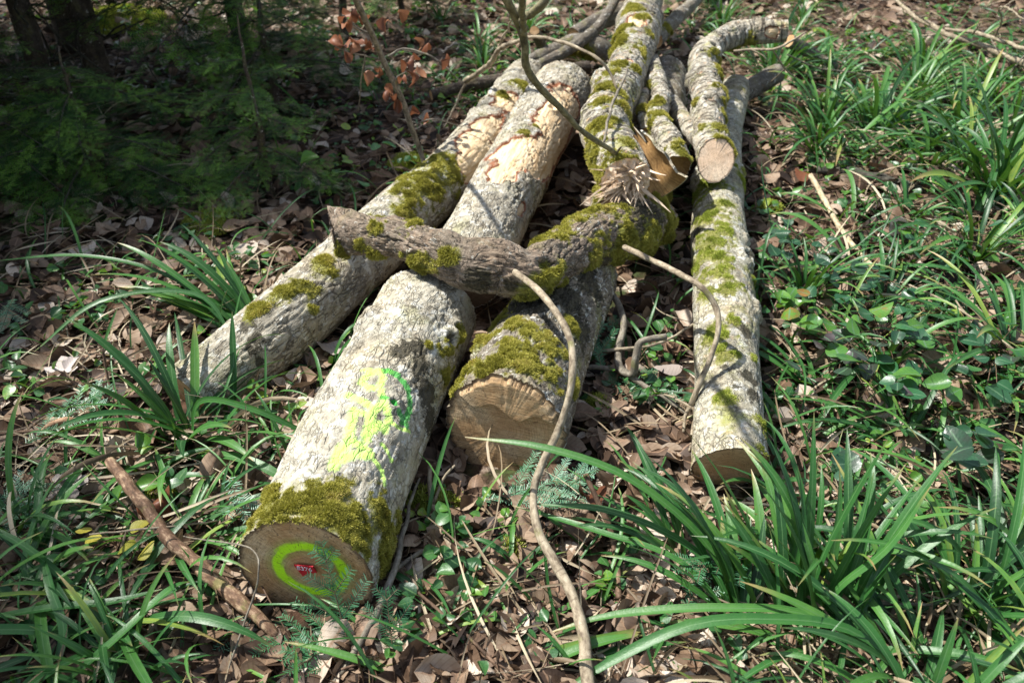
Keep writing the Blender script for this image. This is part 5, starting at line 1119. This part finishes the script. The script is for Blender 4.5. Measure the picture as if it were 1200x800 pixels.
# ------------------------------------------------------------------ the thin sapling with rusty leaves
def beech_sapling():
    main = TW([(501, 202, .03, .011), (492, 176, .14, .0115), (482, 150, .26, .012), (472, 120, .38, .0125), (456, 85, .52, .012), (440, 50, .66, .012), (425, 18, .8, .011), (412, -10, .92, .010), (395, -50, 1.1, .008)])
    tw = [TW([(456, 66, .55, .005), (475, 57, .56, .004), (505, 66, .54, .004), (525, 82, .48, .003), (545, 100, .40, .002)]), TW([(448, 70, .58, .004), (430, 66, .6, .003), (405, 60, .64, .0025), (382, 48, .68, .002)]),
          TW([(436, 42, .7, .004), (415, 30, .74, .003), (402, 18, .78, .002)]), TW([(470, 115, .4, .004), (462, 95, .5, .003), (476, 84, .52, .002)]), TW([(482, 150, .26, .004), (505, 140, .3, .003), (540, 148, .24, .002), (575, 155, .2, .002)]), TW([(428, 65, .6, .003), (424, 90, .5, .003), (420, 130, .3, .002)])]
    root = thing('beech_sapling', 'thin leaning sapling with curled rusty dead leaves in front of the ivy', 'sapling', Vector(main[0][:3])); o = np.array(main[0][:3])
    for k, p in enumerate([main] + tw):
        v, f, lc = tube_arrays(p, 40 if k == 0 else 16, 8, .004, k, True, .15); nm = 'stem' if k == 0 else 'twig'
        link(nm, raw_mesh(nm, v - o, f, M['twig_grey'], {'lc': lc}), root)
    spots = [(405, 22, .76), (415, 20, .76), (422, 26, .74), (406, 32, .74), (448, 30, .7), (455, 28, .7), (418, 50, .66), (428, 52, .64), (433, 58, .62), (415, 58, .64), (392, 50, .67), (400, 56, .65), (405, 66, .6), (440, 84, .55), (432, 92, .5), (446, 88, .54), (478, 80, .52), (488, 82, .5), (480, 92, .5), (472, 96, .48), (494, 86, .5), (452, 112, .42), (460, 118, .4), (465, 124, .38), (456, 106, .42), (490, 52, .56), (500, 58, .55), (524, 78, .5), (522, 72, .5), (486, 134, .32), (468, 20, .7), (500, 142, .28), (488, 68, .54)]
    A = Acc(); r = random.Random(3)
    for k, (a, b, z) in enumerate(spots):
        v, f, at = leaf_template(300 + k, 9, 7, .30, 2.4); R = np.array(Matrix.Rotation(r.uniform(0, 6.28), 3, 'Z') @ Matrix.Rotation(r.uniform(-1.5, 0), 3, 'X') @ Matrix.Rotation(r.uniform(-.8, .8), 3, 'Y'))
        p = P(a, b, z); A.add((v * r.uniform(.045, .07)) @ R.T + np.array(p) - o, f, at + np.array([r.random(), 0, 0]))
    link('dead_leaves', A.mesh('dead_leaves', M['rust_leaf']), root)
beech_sapling()

# ------------------------------------------------------------------ conifers
def bough_mesh(seed, ln, dens=.05, depth=2, droop=.35, nl=.024, w=.0019, gap=.0065):
    r = random.Random(seed); A = Acc(); S = Acc(); n = 6; p = np.zeros(3); d = np.array([1.0, 0, .15])
    for i in range(n):
        l = ln / n; dd = d / np.linalg.norm(d)
        vv_, ff, _ = tube_arrays([(*p, .007 * (1 - i / n) + .002), (*(p + dd * l), .007 * (1 - (i + 1) / n) + .002)], 3, 5, 0, 0, False); S.add(vv_, ff, vv_)
        for s in np.arange(0.25 if i == 0 else 0, 1, dens / l):
            for sg in (-1, 1):
                q = (i + s) / n; l2 = ln * .42 * math.sin(pi * min(1, .18 + .80 * q)) * r.uniform(.6, 1.1) + .03
                d2 = dd * .7 + np.array([0, sg * .75, r.uniform(-.4, .25)])
                spray(A, S, p + dd * l * s, d2, l2, (0, 0, 1), r, depth - 1, nl, gap, w, min(1, max(0, r.gauss(.5, .3))), .42, .075)
        p = p + dd * l; d = d + np.array([0, r.uniform(-.08, .08), -droop / n])
    spray(A, S, p, d, ln * .15, (0, 0, 1), r, 0, nl, gap, w, .6)
    return A.mesh('needles', M['needle'], False), S.mesh('twig', M['twig_dark'], attrs={'lc': np.concatenate(S.a)})
BOUGH = [bough_mesh(70 + k, .9, .085, 2, (.25, .5, .7)[k]) for k in range(3)]
def conifer(name, label, x, y, tr, th, boughs, seed, group=None, r0=.9, lean=(0, 0), dead=0):
    """trunk plus boughs; boughs = (z0, z1, count, length0, length1, [azimuth range])"""
    r = random.Random(seed); z = gz1(x, y); t = thing(name, label, 'tree', (x, y, z), group=group)
    p = [(0, 0, -.05, tr * 1.25), (lean[0] * .1, lean[1] * .1, .3, tr), (lean[0] * .5, lean[1] * .5, th * .5, tr * .75), (lean[0], lean[1], th, tr * .15)]
    v, f, lc = tube_arrays(p, int(th / .05), 24, .02, seed, True, .08); link('trunk', raw_mesh('trunk', v, f, M['bark_fir'], {'lc': lc, 'mk': np.zeros((len(v), 3))}), t)
    for (z0, z1, n, l0, l1, az0, az1) in boughs:
        for k in range(n):
            q = (k + .5) / n; zz = z0 + (z1 - z0) * q; ln = l0 + (l1 - l0) * q; a = radians(az0 + (az1 - az0) * ((k * .618) % 1)) + r.uniform(-.2, .2)
            m = BOUGH[r.randrange(3)]; s = ln / .9 * r.uniform(.85, 1.15)
            b = link('bough', m[1], t, (lean[0] * zz / th, lean[1] * zz / th, zz)); b.rotation_euler = (r.uniform(-.25, .25), r.uniform(-.05, .35), a); b.scale = (s, s, s * .9)
            link('needles', m[0], b)
    for k in range(dead):
        zz = r.uniform(.25, 2.4); a = r.uniform(0, 6.28); L = r.uniform(.3, .9); pp = [(0, 0, zz, .008)]
        for i in range(1, 5): pp.append((cos(a) * L * i / 4 + r.uniform(-.04, .04), sin(a) * L * i / 4 + r.uniform(-.04, .04), zz + r.uniform(-.10, .08) * i, .008 * (1 - i / 4.6)))
        v, f, lc = tube_arrays(pp, 12, 5, 0.01, k, True, .1); link('dead_twig', raw_mesh('dead_twig', v, f, M['twig_dark'], {'lc': lc}), t)
    return t
c1 = P(74, 128, 0); c2 = P(118, 118, 0); c3 = P(292, 100, 0)
conifer('conifer', 'slimmer dark conifer trunk of the close pair, with dead lower twigs', c1.x - .05, c1.y, .056, 4.4, [(.8, 3.4, 60, 1.35, .8, 100, 280)], 1, dead=22)  # boughs out of view, kept to one side to shade only the hollow
conifer('conifer', 'dark conifer trunk of the pair standing closer to the logs', c2.x + .03, c2.y, .066, 4.4, [(.9, 3.0, 40, 1.3, .8, 100, 280)], 2, dead=22)
conifer('conifer', 'slim dark conifer standing alone behind the shaded hollow', c3.x, c3.y, .05, 3.0, [(.5, 2.2, 40, 1.1, .6, 90, 290)], 3, dead=12)
y1 = P(120, 262, 0); y2 = P(330, 262, 0); y3 = P(-40, 250, 0); y4 = P(240, 160, 0)
conifer('young_fir', 'young fir spreading low green boughs in front of the conifer pair', y1.x - .15, y1.y + .35, .018, .62, [(.10, .55, 22, .70, .2, 0, 720)], 11)
conifer('young_fir', 'young fir with fine boughs behind the broken end of the crooked branch', y2.x - .12, y2.y + .30, .016, .75, [(.10, .60, 16, .40, .2, 0, 720)], 12)
conifer('young_fir', 'young fir at the darkest edge of the shaded hollow', y3.x, y3.y + .3, .022, .85, [(.12, .8, 24, .75, .2, 0, 720)], 13)
conifer('young_fir', 'young fir with drooping boughs beside the slim lone conifer', y4.x + .25, y4.y + .45, .02, .85, [(.25, .8, 18, .70, .25, 0, 720)], 14)
y5 = P(465, 40, 0); conifer('young_fir', 'young fir lit by the sun behind the rusty leaved sapling', y5.x, y5.y + .35, .02, 1.0, [(.15, .9, 20, .6, .2, 0, 720)], 15)
y6 = P(400, 62, 0); conifer('young_fir', 'dark young fir behind the top of the rusty leaved sapling', y6.x, y6.y + .2, .025, 1.7, [(.3, 1.6, 24, .75, .25, 0, 720)], 16)
# the stand of conifers, mostly out of view, added to shade the hollow
for k, (x, y, h, l) in enumerate(((-3.7, 4.3, 3.9, 1.3), (-3.4, 3.1, 2.6, 1.1), (-4.3, 5.6, 5.0, 1.5), (-5.2, 3.6, 5.2, 1.5), (-2.9, 2.35, 2.0, .95), (-3.0, 5.6, 3.4, 1.1), (-2.75, 3.55, 2.6, .95), (-4.9, 4.7, 5.6, 1.5), (-3.7, 1.9, 5.0, 1.1))):
    conifer('stand_conifer', 'conifer of the dense stand around the shaded hollow', x, y, .06 + .004 * k, h, [(.5 if k < 2 else .8 if k in (4, 5) else 1.2, h * .95, 60, l, .35, 0, 1080)], 30 + k, group='conifers of the dense stand', dead=6)
for k, (x, y, h, tr) in enumerate(((4.2, 11.0, 9, .12), (2.3, 12.5, 10, .10), (.6, 11.5, 9, .09), (-.9, 10.6, 9, .12), (6.5, 9.5, 9, .11), (8.2, 13, 10, .12))):
    conifer('far_conifer', 'conifer standing far behind the log pile', x, y, tr, h, [(2.6, h * .95, 46, 2.0, .5, 0, 1080)], 50 + k, group='conifers far behind the log pile', dead=4)
